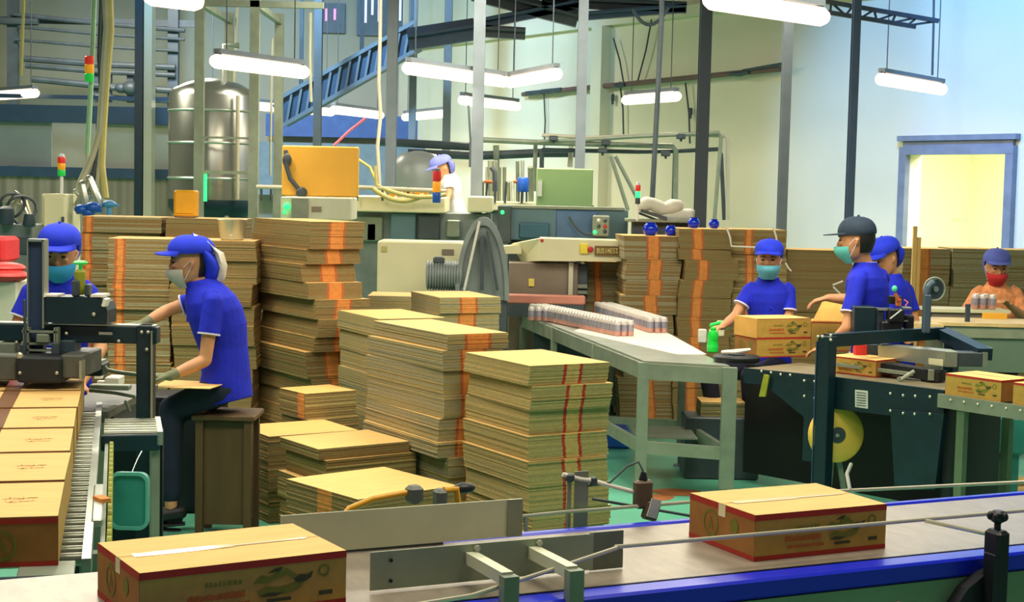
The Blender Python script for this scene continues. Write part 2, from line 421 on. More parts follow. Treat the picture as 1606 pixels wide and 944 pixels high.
single(q, 'valve_manifold', 'machd', 'cluster of round valves on the pipes left of the tank', 'valve', smooth=True)

# conduit with cables across the cream wall
def wallpt(px, py, off=.06):
    k = (px-803)/2400.-.0016; t = (4.94-17*k)/(.574+.819*k)
    y = 17+.819*t; y -= .574*off
    return D(px, py, y)
rod('wall_conduit', [wallpt(px, py, .2) for px, py in ((820, 148), (905, 139), (1000, 130), (1100, 120), (1225, 108))], .035, mat('conduit', (110, 84, 76), .6), 'reddish brown conduit with cables running across the cream wall', 'conduit')
for (px, py, ln), wd_ in zip(((825, 146, .5), (850, 143, .6), (965, 134, .3), (1145, 116, .6)), ('at its left end', 'left of the grey column', 'right of the pilaster', 'right of the dark column')):
    single(MB().tube([wallpt(px, py, .30), wallpt(px+ln*25, py-ln*2.5+1, .30), wallpt(px+ln*50, py-ln*5, .30)], [.03, .04, .03], 6), 'cable_clump', 'machd', 'short dark cable clump tied to the brown wall conduit '+wd_, 'cable', 'cable clumps on the conduit', smooth=True)
for px0, py0, px1, py1, sag, lab in ((962, 60, 978, 130, -.05, 'thin dark cable hanging down the cream wall right of the pilaster'), (1022, 30, 1000, 128, 0, 'slanting thin cable on the cream wall above the conduit'),
        (972, 128, 978, 215, 0, 'cable dropping from the brown conduit to the pipe rack'), (853, 146, 853, 235, 0, 'cable dropping from the conduit behind the pale green panel'),
        (1075, 130, 1082, 225, 0, 'thin cable dropping between the dark column and the lamp')):
    rod('hanging_cable', [wallpt(px0, py0, .1), wallpt((px0+px1)/2+2, (py0+py1)/2, .1), wallpt(px1, py1, .1)], .012, 'machd', lab, 'cable', 'thin cables on the cream wall')
rod('hanging_cable', swag(D(992, 14, 17), D(1048, 12, 17), .18), .02, 'machd', 'looping dark cable under the roof beam', 'cable', 'thin cables on the cream wall')
rod('drop_pipe', [D(1038, -60, 16.5), D(1038, 20, 16.5), D(1030, 180, 16.5), D(1022, 330, 16.5)], .028, 'machd', 'straight dark pipe dropping from the roof past the cream wall', 'pipe')
rod('drop_pipe', [D(1465, -60, 15), D(1464, 40, 15), D(1462, 118, 15)], .012, 'machd', 'thin dark drop rod above the lamp by the doorway', 'pipe')
rod('wall_cable', [wallpt(1165, 111, .3), wallpt(1228, 100, .3)], .02, 'machd', 'dark cable running off the conduit end to the grey column', 'cable')
for px, py, lab in ((961, 153, 'small dark fitting on the cream wall left of the lamp'), (1083, 175, 'small dark fitting on the cream wall right of the lamp')):
    p = wallpt(px, py, .05); single(MB().box(p, (.05, .06, .1), ch=.01).box(p-Vector((0, 0, .07)), (.03, .04, .05)), 'wall_socket', 'machd', lab, 'socket', 'fittings on the cream wall')

# roof beams and truss
for a, b, w_, m, lab in (((640, 62), (745, 46), .26, 'blbeam', 'dark blue end beam joining the inclined duct near the roof'), ((742, -12), (906, 30), .2, 'machd', 'dark slanting roof beam running towards the grey column'),
        ((744, 48), (824, 53), .14, 'machd', 'short dark beam ending beside the grey column at the top'), ((760, 36), (910, 6), .12, 'blbeam', 'blue-grey roof tie crossing under the slanting beam'),
        ((905, 26), (1074, 13), .1, 'blbeam', 'blue-grey beam end above the looping cable'), ((850, 2), (1076, 12), .13, 'machd', 'dark roof beam along the top edge of the hall')):
    q = MB().bar(D(*a, 18.5), D(*b, 18.5), .12, w_).bar(D(a[0], a[1]-4, 18.4), D(b[0], b[1]-4, 18.4), .2, .03)
    single(q, 'roof_beam', m, lab, 'beam', 'roof beams')
q = MB()
A, B, C_, D_ = D(1270, -2, 14.5), D(1472, 33, 14.5), D(1290, 18, 14.5), D(1436, 42, 14.5)
q.bar(A, B, .04, .04); q.bar(C_, D_, .04, .04)
for i in range(6):
    p = A.lerp(B, i/6); r_ = C_.lerp(D_, i/6+.08); r2 = A.lerp(B, (i+1)/6); q.bar(p, r_, .02, .02); q.bar(r_, r2, .02, .02)
single(q, 'light_truss', 'machd', 'thin lattice truss above the lamp near the doorway', 'truss')
# inclined duct
du = thing('inclined_duct', 'dark blue inclined conveyor duct climbing to the roof near centre', 'duct', D(560, 130, 20.5))
def ch(mb, name, m, par, **k): return mb.build(name, m, par, shift=par.location, **k)
p0, p1 = D(440, 182, 20.5), D(652, 62, 20.5)
ch(MB().bar(p0, p1, .5, .30), 'casing', 'blbeam', du)
q = MB()
for o in (-.18, .2): q.bar(p0+Vector((0, -.3, o)), p1+Vector((0, -.3, o)), .06, .05)
for i in range(14): a = p0.lerp(p1, i/14); q.bar(a+Vector((0, -.3, -.18)), a+Vector((.06, -.3, .2)), .03, .03)
ch(q, 'side_rail', 'col', du)
for t in (.15, .6, .97): ch(MB().bar(p0.lerp(p1, t), p0.lerp(p1, t)+Vector((0, 0, 4)), .05, .05), 'hanger_rod', 'machd', du)

# cables hanging on the left and centre
for pts, r, m, lab in (([(165, -20), (168, 40), (163, 120), (158, 205), (146, 245), (128, 285), (119, 322)], .035, 'cable', 'thick pale cable of the bundle, bending to the left machine'),
        ([(172, -20), (174, 50), (167, 130), (162, 210), (160, 260), (166, 310)], .028, 'cabley', 'yellowish cable of the bundle beside the red signal lamp'),
        ([(160, -20), (156, 90), (160, 150), (157, 200), (150, 260), (140, 300)], .022, 'machd', 'dark cable inside the hanging cable bundle at left'),
        ([(169, -20), (170, 60), (165, 170), (158, 230), (150, 320)], .02, 'cable', 'thin pale cable at the right of the bundle at left'),
        ([(38, -20), (35, 60), (33, 118)], .014, 'cabley', 'thin pale green wire hanging at the far left'),
        ([(374, -20), (370, 60), (366, 152)], .014, 'cable', 'thin pale wire hanging over the tank'),
        ([(487, 20), (486, 90), (488, 160)], .016, 'cable', 'pale wire hanging between the two long lamps'),
        ([(597, -20), (596, 60), (594, 130), (597, 180), (592, 230), (596, 300)], .02, 'frostl', 'whitish kinked cable hanging near the grey column'),
        ([(427, 60), (425, 200), (424, 275)], .012, 'cable', 'thin wire hanging left of the yellow panel'),
        ([(735, 165), (738, 220), (737, 262)], .012, 'machd', 'thin dark cable below the short lamp left of a column'),
        ([(562, 250), (580, 262), (592, 290), (604, 305)], .016, 'cabley', 'pale yellow hose arching right of the yellow panel')):
    rod('hanging_cable', [D(x, y, 12.6 if x < 300 else 16) for x, y in pts], r, m, lab, 'cable', 'hanging cables and wires')
rod('pink_strap', [D(524, 228, 14), D(548, 205, 14), D(574, 185, 14)], .012, 'pinkcord', 'pink strap slanting above the yellow panel', 'strap')

# fluorescent lamps: their tubes, their housings and their suspension wires
def lamp(x0, y0, x1, y1, label, z=3.05, w=0.062, room=False):
    a, b = G(x0, y0, z), G(x1, y1, z); c = (a+b)/2
    t = thing('fluorescent_lamp', label, 'lamp', c+Vector((0, 0, .12)), 0, 'hanging fluorescent lamps')
    d_ = (b-a).normalized()
    ch(MB().tube([a, b], w, 12, rnd=True), 'tube', 'tubew', t, smooth=True)
    q = MB().bar(a+Vector((0, 0, .085)), b+Vector((0, 0, .085)), .07, .04)
    ch(q, 'housing', 'col', t)
    for e, s_ in ((a, 1), (b, -1)):
        ch(MB().box(e+d_*s_*.02+Vector((0, 0, .03)), (.05, .05, .08)), 'lamp_holder', 'coldark', t)
        p = e+d_*s_*.12+Vector((0, 0, .09))
        ch(MB().tube([p, (p.x, p.y, 7.95)], .006, 5), 'cord', 'machd', t)
    l = bpy.data.lights.new('lamp_light', 'AREA'); l.shape = 'RECTANGLE'; l.size = (b-a).length*.9; l.size_y = .1; l.energy = 16; l.color = (1, .86, .7)
    o = bpy.data.objects.new('lamp_light', l); COL.objects.link(o); o.location = c-Vector((0, 0, .1)); o.rotation_euler = (0, 0, math.atan2(d_.y, d_.x))
for x0, y0, x1, y1, lab in ((-30, 152, 55, 146, 'lit lamp cut off by the left side of the view'), (240, -6, 305, 2, 'lamp at the very top, above the tank'),
        (340, 96, 475, 113, 'lit lamp over the tank, upper one of the two'), (323, 160, 520, 176, 'longest lit lamp, crossing in front of the tank'),
        (523, 172, 597, 181, 'short lit lamp continuing the longest one to the right'), (640, 107, 790, 128, 'bright lamp left of centre, below the louvred windows'),
        (800, 129, 873, 116, 'lit lamp left of the column by the cream wall, tilted upward'), (635, 184, 700, 178, 'short lit lamp above the far worker in white'),
        (725, 157, 746, 161, 'smallest lit lamp, partly behind a grey column'), (751, 160, 811, 167, 'lit lamp just right of the column and smallest lamp'),
        (982, 157, 1061, 151, 'lit lamp against the cream wall, left of the dark column'), (1118, 0, 1287, 26, 'largest and nearest lit lamp at the top right'),
        (1382, 124, 1477, 140, 'lit lamp hanging above the bright doorway')):
    lamp(x0, y0, x1, y1, lab, 2.92 if x0 == 340 else 3.05)
T = Matrix.Translation(WR['loc']) @ Rz(WR['rz'])
t = thing('fluorescent_lamp', 'lit lamp seen through the doorway in the side room', 'lamp', T @ Vector((0, -2.6, 2.5)), WR['rz'])
MB().tube([(-.6, 0, 0), (.6, 0, 0)], .03, 10).build('tube', 'tubew', t); MB().box((0, 0, .06), (1.3, .1, .05)).build('housing', 'cream', t); MB().box((0, 0, .34), (.05, .05, .52)).build('stem', 'cream', t)
single(MB().box(D(1508, 345, 19.9), (.26, .012, .055)), 'wall_sign', mat('pale_green_sign', (170, 205, 150), .6), 'small pale green sign on the wall inside the doorway', 'sign')

# ================================================================ stacks of flat cartons
ORD = ['topmost', 'second from the top', 'third from the top', 'fourth from the top', 'fifth from the top', 'sixth from the top', 'seventh from the top', 'eighth from the top',
       'ninth from the top', 'tenth from the top', 'eleventh from the top', 'twelfth from the top', 'thirteenth from the top', 'fourteenth from the top', 'fifteenth from the top']
def bundle(W, L, h, edge, stripe, side, sm, rnd, bulge, zb=0., ph=0.):
    """one bundle of knocked-down cartons: every sheet is modelled, the printed band crosses their edges"""
    b = MB(); n = max(3, int(round(h/.0075))); th = h/n; am = bulge
    f0, f1 = stripe if stripe else (0, 0)
    for i in range(n):
        u = i/n
        zz_ = zb+i*th
        dx = am*math.sin(zz_*9+ph)+rnd.uniform(-.0014, .0014); dy = am*.7*math.cos(zz_*8+ph*1.7)+rnd.uniform(-.0016, .0016)
        if rnd.random() < .07: dx += rnd.uniform(-.004, .004); dy -= rnd.uniform(0, .005)
        w2, l2 = W-rnd.uniform(0, .004), L-rnd.uniform(0, .006)
        z0, z1 = i*th+.0006, (i+1)*th
        e = 1 if rnd.random() < .62 else 2
        pts = []; em = []
        if stripe and 'R' in side:
            re = .018/W
            cuts = [0, f0, f0+re, f1-re, f1, 1]; mm = [e, 4, 3, 4, e]
        else: cuts = [0, 1]; mm = [e]
        for k in range(len(cuts)-1): pts.append((w2*cuts[k], 0)); em.append(mm[k])
        pts.append((w2, 0)); em.append(e); pts.append((w2, l2)); em.append(e); pts.append((0, l2))
        if stripe and 'L' in side:
            g0, g1 = f0, f1; em.append(e)
            pts.append((0, l2*g1)); em.append(3); pts.append((0, l2*g0)); em.append(e)
        else: em.append(e)
        pts = [(a+dx, c+dy) for a, c in pts]
        m_ = len(pts); o = len(b.v)
        for zz in (z0, z1):
            for a, c in pts: b.v.append(Vector((a, c, zz)))
        for k in range(m_):
            j = (k+1) % m_; b.f.append([o+k, o+j, o+m_+j, o+m_+k]); b.m.append(em[k])
        b.f.append([o+k for k in range(m_-1, -1, -1)]); b.m.append(1)
        b.f.append([o+m_+k for k in range(m_)]); b.m.append(0)
    return b
def stack(desc, fc, rot, W, L, hs, edges=('cardA', 'cardB'), stripe=None, side='R', prints=('orange', 'redp2'), jit=.015, z0=0., seed=1, tie=False, bulge=.006, offs=None):
    """fc = front corner at the top (world); hs = bundle heights from the top down, the last one reaches z0"""
    rnd = random.Random(seed); z = fc[2]; out = []; hs = list(hs)
    tot = fc[2]-z0; acc = 0; i = 0; g = 'carton bundles of the '+desc
    while acc < tot-.02:
        h = hs[i % len(hs)]
        if tot-acc-h < .06: h = tot-acc
        dx, dy = (offs[i] if offs and i < len(offs) else (rnd.uniform(-jit, jit), rnd.uniform(-jit, jit)))
        b = bundle(W, L, h-.002, edges, stripe, side, prints, rnd, bulge, tot-acc-h, seed*1.3)
        r = math.radians(rot)+rnd.uniform(-.02, .02)
        c, s = math.cos(r), math.sin(r)
        x = fc[0]+dx*c-dy*s; y = fc[1]+dx*s+dy*c
        o = b.build('carton_bundle', ['card', edges[0], edges[1], prints[0], prints[1]], loc=(x, y, fc[2]-acc-h), rz=r)
        nm = ORD[i] if i < len(ORD) else 'low down'
        if acc+h >= tot-.02 and i: nm = 'lowest'
        tag(o, f'{nm} carton bundle in the {desc}', 'bundle of flat cartons', g)
        out.append(o); acc += h; i += 1
    return out

R_ = lambda px, py, z: G(px, py, z)
stack('front stack by the conveyor', R_(828, 573, 1.07), 30, .46, .65, [.10, .125, .115, .12, .13, .12], ('cardA', 'cardC'), (.42, .66), 'R', ('tanprint', 'redp'), seed=3, bulge=.012,
      offs=[(0, 0), (.02, -.015), (.03, 0), (.01, -.02), (-.01, -.03), (-.005, -.02), (.02, -.02), (0, 0), (0, 0)])
stack('second stack, just behind the front stack', R_(704, 524, 1.15), 32, .37, .87, [.085, .11, .13, .12, .12], ('cardE', 'cardA'), (.28, .72), 'R', ('orange', 'redp2'), seed=5, bulge=.008,
      offs=[(0, 0), (-.03, 0), (-.02, .02), (-.02, .01), (-.04, .02), (-.05, 0)])
stack('stack squeezed behind the second stack', R_(598, 500, 1.10), 28, .45, .70, [.12, .13, .11, .12], ('cardA', 'cardE'), None, seed=8, jit=.02)
stack('wide stack before the cream white cabinet', R_(690, 466, 1.18), 22, .44, .62, [.11, .13, .12], ('cardE', 'cardA'), (.32, .62), 'R', ('orange', 'redp2'), seed=9)
stack('tallest stack behind the seated woman', D(490, 347, 10.1), 33, .40, .95, [.10, .085, .10, .12, .11, .13, .12], ('cardD', 'cardB'), (.34, .66), 'R', ('orange', 'redp2'), seed=12, bulge=.018,
      offs=[(0, 0), (.0, .0), (-.02, .02), (-.06, .05), (-.05, -.02), (.0, -.05), (.03, -.06), (.02, -.04), (-.03, 0), (-.03, 0), (0, 0), (0, 0), (0, 0)])
stack('low orange-striped stack behind the stool', R_(484, 617, .66), 38, .36, .32, [.16, .17, .15], ('cardD', 'cardC'), (.05, .30), 'L', ('orange', 'redp2'), seed=14)
stack('low stack beside the stool', R_(423, 684, .50), 33, .56, .46, [.15, .17, .16], ('cardD', 'cardB'), None, seed=16)
stack('middle low stack with a projecting sheet', R_(500, 704, .55), 35, .55, .45, [.06, .12, .14], ('cardD', 'cardA'), None, seed=18, offs=[(0, 0), (.03, -.02), (-.02, 0), (0, 0)])
stack('nearest low stack behind the yellow hose', R_(560, 783, .50), 40, .58, .60, [.12, .12, .11], ('cardD', 'cardB'), (.35, .55), 'L', ('orange', 'redp2'), seed=20)
stack('plain stack left of the finned motor', D(577, 463, 11.2), 0, .36, .45, [.15, .13], ('cardE', 'cardA'), None, seed=41)
# behind the seated woman
zb = D(250, 341, 11.3).z
xl = D(128, 340, 11.3).x
stack('far brown stack at the left', (xl, 11.3, zb), 3, .58, .5, [.12, .13, .14, .12], ('cardD', 'cardE'), (.02, .14), 'R', ('orange', 'redp2'), seed=22)
stack('far brown stack carrying the yellow box', (xl+.61, 11.28, zb), 2, .57, .5, [.14, .12, .13, .15], ('cardD', 'cardB'), None, seed=23)
zc = D(250, 375, 10.4).z; xl = D(168, 375, 10.4).x
stack('striped stack behind the left machine', (xl, 10.4, zc), 4, .42, .5, [.19, .15, .15, .17], ('cardD', 'cardE'), (.10, .28), 'R', ('orange', 'redp2'), seed=25, bulge=.012)
stack('plain stack carrying the steel bucket', (xl+.44, 10.4, zc), 3, .56, .5, [.14, .16, .15, .13], ('cardD', 'cardB'), None, seed=26, bulge=.01)
# behind the packing table
def front(px, py, Y): return D(px, py, Y)
stack('stack with the blue jars on it', front(977, 369, 12.85), 3, .47, .55, [.20, .17, .13, .16, .18, .16], ('cardD', 'cardE'), (.40, .66), 'R', ('orange', 'redp2'), seed=30, bulge=.014, offs=[(0, 0), (.03, 0), (.05, 0), (.01, 0), (-.03, 0), (.03, 0), (.05, 0), (0, 0), (0, 0)])
stack('tall stack with the dark column behind', front(1064, 358, 12.8), 3, .45, .55, [.17, .09, .17, .15, .16, .17], ('cardD', 'cardB'), (.24, .46), 'R', ('orange', 'redp2'), seed=31, bulge=.014, offs=[(.02, 0), (.0, 0), (.05, 0), (.02, 0), (.03, 0), (.02, 0), (0, 0), (.04, 0), (0, 0)])
stack('string-tied stack behind the woman', front(1150, 359, 12.9), 2, .47, .55, [.21, .16, .17, .15], ('cardD', 'cardA'), (.24, .40), 'R', ('orange', 'redp2'), seed=32)
stack('plain stack between woman and man', front(1236, 391, 13.0), 1, .56, .5, [.18, .15, .2, .16], ('cardD', 'cardB'), None, seed=33)
stack('stack half behind the cream hood', front(918, 410, 13.6), 2, .30, .4, [.17, .2, .18], ('cardE', 'cardD'), (.25, .5), 'R', ('orange', 'redp2'), seed=34)
stack('far faded-stripe stack below the doorway', front(1418, 389, 14.2), 0, .44, .5, [.19, .15, .2], ('cardE', 'cardD'), (.30, .58), 'R', ('orange', 'redp2'), seed=36)
stack('far stack behind the tape reel', front(1494, 389, 14.2), 0, .40, .5, [.2, .16, .2], ('cardE', 'cardB'), None, seed=37)
stack('stack behind the red-masked worker', front(1562, 391, 14.2), 0, .48, .5, [.17, .2, .2], ('cardE', 'cardD'), None, seed=38)
# white ties on the tied stack
for pts, lab in (([(1139, 356), (1145, 372), (1147, 386), (1168, 387), (1188, 388)], 'white tie string curling over the tied carton stack'), ([(1213, 357), (1217, 370), (1220, 385)], 'white string hanging down the top carton bundle'),
                 ([(1232, 412), (1236, 420), (1241, 425)], 'short loose string end beside the woman’s cap'.replace('’', "'")), ([(1306, 447), (1322, 441)], 'white string end left of the standing man'), ([(1307, 450), (1318, 461)], 'second white string end left of the standing man, pointing down')):
    rod('tie_string', [D(x, y, 12.7) for x, y in pts], .008, 'paper', lab, 'string', 'white tie strings', n=6)
p = front(1422, 389, 13.9)
single(MB().box((p.x+.07, 13.9, p.z/2+.1), (.035, .03, p.z+.2)).box((p.x+.11, 13.9, p.z/2+.05), (.03, .03, p.z+.1)), 'wooden_batten', 'card', 'pair of pale wooden battens upright beside the doorway', 'batten')

# ================================================================ background machines
# steel tank with its frame
tk = thing('storage_tank', 'tall stainless steel tank with domed top and dark green base ring', 'tank', (D(333, 250, 15.5).x, 15.5, 0))
zb_, zt_ = 1.66, 2.78; r_ = .435
MB().lathe([(r_*.98, zb_+.02), (r_, zb_+.1), (r_, zt_), (r_*.92, zt_+.07), (r_*.6, zt_+.14), (.1, zt_+.18)], 40).build('shell', 'tank', tk, smooth=True)
MB().lathe([(r_*.5, zb_-.12), (r_*.8, zb_-.1), (r_*.96, zb_-.02), (r_*1.01, zb_+.02), (r_*1.01, zb_+.09)], 40).build('base_ring', 'dark', tk, smooth=True)
for z in (1.95, 2.3, 2.62): MB().lathe([(r_+.004, z), (r_+.014, z+.012), (r_+.004, z+.024)], 40).build('seam_band', 'steel', tk, smooth=True)
for a in (.6, 2.2, 3.7, 5.3): MB().tube([(r_*.8*math.cos(a), r_*.8*math.sin(a), 0), (r_*.8*math.cos(a), r_*.8*math.sin(a), zb_-.04)], .035, 8).build('leg', 'steel', tk, smooth=True)
MB().tube([(.15, -.2, zt_+.1), (.15, -.2, zt_+.5), (.3, -.2, zt_+.5)], .03, 8).build('inlet_pipe', 'steel', tk, smooth=True)
MB().tube([(.32, -r_*.82, zb_+.1), (.32, -r_*.86, zt_)], .02, 8).build('level_gauge', 'chrome', tk, smooth=True)
fr = thing('tank_frame', 'tall pale metal frame standing around the steel tank', 'frame', (D(355, 250, 14.7).x, 14.7, 0))
xa, xb = D(312, 250, 14.7).x-fr.location.x, D(398, 250, 14.7).x-fr.location.x
for x in (xa, xb): MB().box((x, 0, 1.85), (.09, .06, 3.7)).build('post', 'steelm', fr)
for x in (xa, xb): MB().box((x, 1.5, 1.85), (.09, .06, 3.7)).build('post', 'steelm', fr)
MB().box(((xa+xb)/2+.3, 0, 3.62), (xb-xa+.7, .06, .06)).box((xa, .75, 3.62), (.06, 1.5, .06)).box((xb, .75, 3.62), (.06, 1.5, .06)).build('top_rail', 'steelm', fr)
MB().box(((xa+xb)/2, 0, 2.02), (xb-xa, .04, .03)).box(((xa+xb)/2, 0, 2.35), (xb-xa, .03, .02)).build('cross_bar', 'steelm', fr)
MB().box((xa+.07, -.03, 1.87), (.025, .03, .26)).build('indicator_strip', 'glow', fr)
# yellow box and bucket on the far stacks
p = D(290, 338, 11.45)
t = thing('electrical_box', 'deep yellow electrical box standing on the far brown stack, left of the tank', 'box', (p.x, 11.5, zb))
MB().box((0, 0, .105), (.165, .14, .20), ch=.012).build('housing', 'yel2', t); MB().box((0, 0, .006), (.15, .12, .012)).build('foot_plate', 'machd', t)
MB().box((0, -.073, .11), (.13, .008, .16), ch=.003).build('door', 'yel2', t)
p = D(364, 371, 10.6)
t = thing('steel_bucket', 'open stainless bucket standing on a carton stack left of the tallest stack', 'bucket', (p.x, 10.6, zc))
MB().lathe([(.075, .0), (.08, .004), (.102, .135), (.106, .14), (.1, .137), (.076, .01)], 24).build('pail', 'steel', t, smooth=True)
MB().tube([(-.1, 0, .13), (-.07, -.05, .06), (0, -.09, .03), (.07, -.05, .06), (.1, 0, .13)], .004, 6).build('bail_handle', 'chrome', t, smooth=True)
MB().ell((.02, 0, .10), (.06, .06, .03)).ell((-.03, .01, .1), (.05, .05, .03)).build('contents', 'machd', t, smooth=True)

# big yellow panel machine
t = thing('filling_machine', 'machine with a large yellow-orange cover panel above a cream cabinet', 'machine', (D(502, 300, 13.5).x, 13.5, 0))
def C(mb, name, m, par, **k):
    return mb.build(name, m, par, shift=par.location, **k)
C(pxbox(MB(), 442, 229, 562, 308, 13.5, .06, ch=.01), 'cover_panel', 'yel', t)
C(pxbox(MB(), 440, 309, 551, 345, 13.3, .5, ch=.01), 'cabinet', 'cream2', t)
C(pxbox(MB(), 443, 344, 548, 500, 13.4, .4), 'base', 'mach', t)
C(pxbox(MB(), 489, 324, 504, 332, 13.29, .02), 'name_plate', 'brownm', t)
C(pxbox(MB(), 457, 311, 483, 345, 13.27, .03), 'access_door', 'steelm', t)
C(MB().ell(D(450, 324, 13.27), (.03, .02, .03)).ell(D(446, 333, 13.27), (.015, .015, .015)), 'indicator_lamp', 'glow', t, smooth=True)
q = MB(); q.tube([D(448, 236, 13.48), D(449, 260, 13.45), D(455, 280, 13.45), D(472, 300, 13.45)], .02, 6); q.ell(D(450, 251, 13.46), (.04, .02, .06)); q.ell(D(473, 302, 13.44), (.05, .03, .05))
C(q, 'cable_loom', 'machd', t, smooth=True)
# long cream deck with the machine body under it
t = thing('bottling_line', 'long cream-topped bottling line behind the white cabinet', 'machine', (D(650, 320, 14.6).x, 14.6, 0))
C(pxbox(MB(), 548, 308, 697, 333, 14.5, 1.2, ch=.01), 'deck', 'cream', t); C(pxbox(MB(), 733, 308, 772, 333, 14.5, 1.2, ch=.01), 'deck', 'cream', t)
C(pxbox(MB(), 552, 334, 768, 560, 14.7, .8), 'body', 'mach', t)
for x0, y0, x1, y1, m, nm in ((612, 334, 652, 378, 'teal', 'door'), (655, 336, 690, 376, 'machd', 'door'), (700, 345, 722, 372, 'steelm', 'cover_plate'), (560, 340, 600, 378, 'steelm', 'cover_plate'), (575, 350, 590, 378, 'machd', 'grille')):
    C(pxbox(MB(), x0, y0, x1, y1, 14.62, .1, ch=.01), nm, m, t)
C(MB().tube([D(402, 293, 14.4), D(446, 294, 14.4), D(570, 294, 14.4), D(700, 300, 14.4)], .02, 8), 'guide_rail', 'frostl', t, smooth=True)
q = MB()
for px in (410, 425, 470, 560, 600, 640): q.tube([D(px, 293, 14.45), D(px, 315, 14.45)], .012, 6)
C(q, 'rail_bracket', 'machd', t)
for k, (pts, r) in enumerate(((swag(D(585, 296, 14.3), D(665, 306, 14.3), .08), .022), (swag(D(600, 300, 14.25), D(700, 310, 14.25), .05), .02), ([D(588, 270, 14.4), D(590, 300, 14.4), D(612, 310, 14.4)], .015))):
    rod('yellow_hose', [p_+Vector((0, 0, .03*k)) for p_ in pts], r, 'cabley', ['yellowish hose lying along the cream deck, lowest', 'yellowish hose draped over the right of the cream deck', 'thin yellowish hose rising from the deck by the kinked cable'][k], 'hose', 'hoses on the bottling line')
q = MB()
for px, h in ((610, 6), (622, 9), (636, 5), (650, 7), (662, 6)): pxbox(q, px, 301-h/2, px+9, 308, 14.5, .1, ch=.005)
single(q, 'bottle_gripper', 'amber', 'small amber and tan fittings in a row on the cream deck', 'machine fitting')
# signal towers
def tower(px, ytop, ybot, wpx, Y, cols, base, label, post=None):
    a, b = D(px, ytop, Y), D(px, ybot, Y); r = wpx*Y/4800; h = (a.z-b.z)/len(cols)
    t = thing('signal_tower', label, 'signal light', (b.x, Y, b.z if post is None else post))
    z0 = b.z-(b.z if post is None else post)
    for i, c in enumerate(reversed(cols)):
        MB().lathe([(r*.9, z0+i*h), (r, z0+i*h+.1*h), (r, z0+(i+.9)*h), (r*.9, z0+(i+1)*h)], 16).build('lens', c, t, smooth=True)
    MB().lathe([(r*.9, z0+len(cols)*h), (r*.7, z0+len(cols)*h+.02), (.01, z0+len(cols)*h+.025)], 16).build('cap', base, t, smooth=True)
    if post is not None: MB().tube([(0, 0, 0), (0, 0, z0)], r*.45, 10).build('post', base, t, smooth=True)
    return t
tower(684.5, 268, 318, 13, 13.9, ['maskr', 'amber', 'lblue'], 'machd', 'stout red, yellow and blue lamp stack in front of the stooping worker')
t = tower(96.5, 246, 276, 12, 12.2, ['red', 'amber', 'green'], 'white', 'red, orange and green signal tower on the cream cabinet at left', post=D(96, 304, 12.2).z)
t = tower(1000, 290, 320, 8, 13.3, ['red', 'glow', 'machd'], 'white', 'small red and lit green signal tower near the blue jars', post=D(1000, 346, 13.3).z)
# tower hung from a pole
p0_, p1_ = D(149, -30, 12.9), D(137, 242, 12.9)
t = thing('signal_tower', 'red, orange and green signal tower on a tall pale green pole by the cable bundle', 'signal light', p1_)
C(MB().tube([p0_, D(146, 60, 12.9), D(143, 128, 12.9), p1_], .022, 8), 'pole', mat('pale_green_pole', (150, 190, 150), .5), t, smooth=True)
for (ya, yb, m) in ((88, 101, 'red'), (101, 115, 'amber'), (115, 128, 'green')):
    a, b = D(140, ya, 12.82), D(141, yb, 12.82)
    C(MB().lathe([(.03, b.z), (.038, b.z+.01), (.038, a.z-.008), (.03, a.z)], 16, c=(a.x, a.y, 0)), 'lens', m, t, smooth=True)
C(MB().tube([D(137, 242, 12.9), D(137, 330, 12.9)], .015, 8), 'lower_pole', 'cable', t, smooth=True)

# left background machines
t = thing('control_cabinet', 'cream control cabinet behind the worker with the bright blue mask', 'cabinet', (D(83, 330, 12.2).x, 12.2, 0))
C(pxbox(MB(), 65, 304, 104, 520, 12.1, .4, ch=.01), 'body', 'cream', t); C(pxbox(MB(), 68, 309, 101, 380, 12.08, .03, ch=.008), 'door', 'cream', t)
C(pxbox(MB(), 96, 340, 99, 348, 12.05, .03), 'handle', 'machd', t)
t = thing('labelling_machine', 'grey machine with hoops and rollers at the far left edge', 'machine', (D(30, 380, 11.8).x, 11.8, 0))
C(pxbox(MB(), -8, 352, 50, 500, 11.8, .4, ch=.01), 'body', 'mach', t); C(pxbox(MB(), 2, 372, 44, 398, 11.78, .04, ch=.005), 'cover_plate', 'machd', t)
q = MB()
for cx, cy, rp in ((20, 322, 18), (34, 330, 22)):
    c = D(cx, cy, 11.9); q.tube([c+Vector((rp*.005*math.cos(a), .04*math.sin(a*2), rp*.005*math.sin(a))) for a in [k*math.pi/8 for k in range(17)]], .012, 6)
C(q, 'guide_hoop', 'machd', t, smooth=True)
q = MB()
for a, b in (((2, 340), (26, 300)), ((12, 352), (30, 305)), ((28, 303), (52, 352)), ((40, 312), (52, 350)), ((0, 318), (40, 322))): q.tube([D(*a, 11.95), D(*b, 11.95)], .014, 6)
C(q, 'linkage', 'chrome', t, smooth=True)
q = MB(); q.lathe([(.05, 0), (.06, .02), (.06, .12), (.03, .14)], 12, c=D(10, 352, 11.7)); q.lathe([(.04, 0), (.05, .02), (.04, .1)], 12, c=D(46, 356, 11.7)); C(q, 'roller', 'coldark', t, smooth=True)
q = MB()
for a, b, r in (((122, 320), (140, 285), .03), ((128, 325), (150, 300), .025), ((118, 300), (150, 330), .02), ((140, 280), (158, 322), .03), ((130, 290), (138, 330), .04), ((150, 310), (182, 322), .015)): q.tube([D(*a, 12.3), D(*b, 12.3)], r, 8, rnd=True)
q.tube([D(138, 320, 12.3), D(138, 664, 12.3)], .05, 8)
t = single(q, 'pneumatic_unit', 'steel', 'cluster of shiny steel fittings where the cable bundle ends', 'machine', smooth=True)
q = MB()
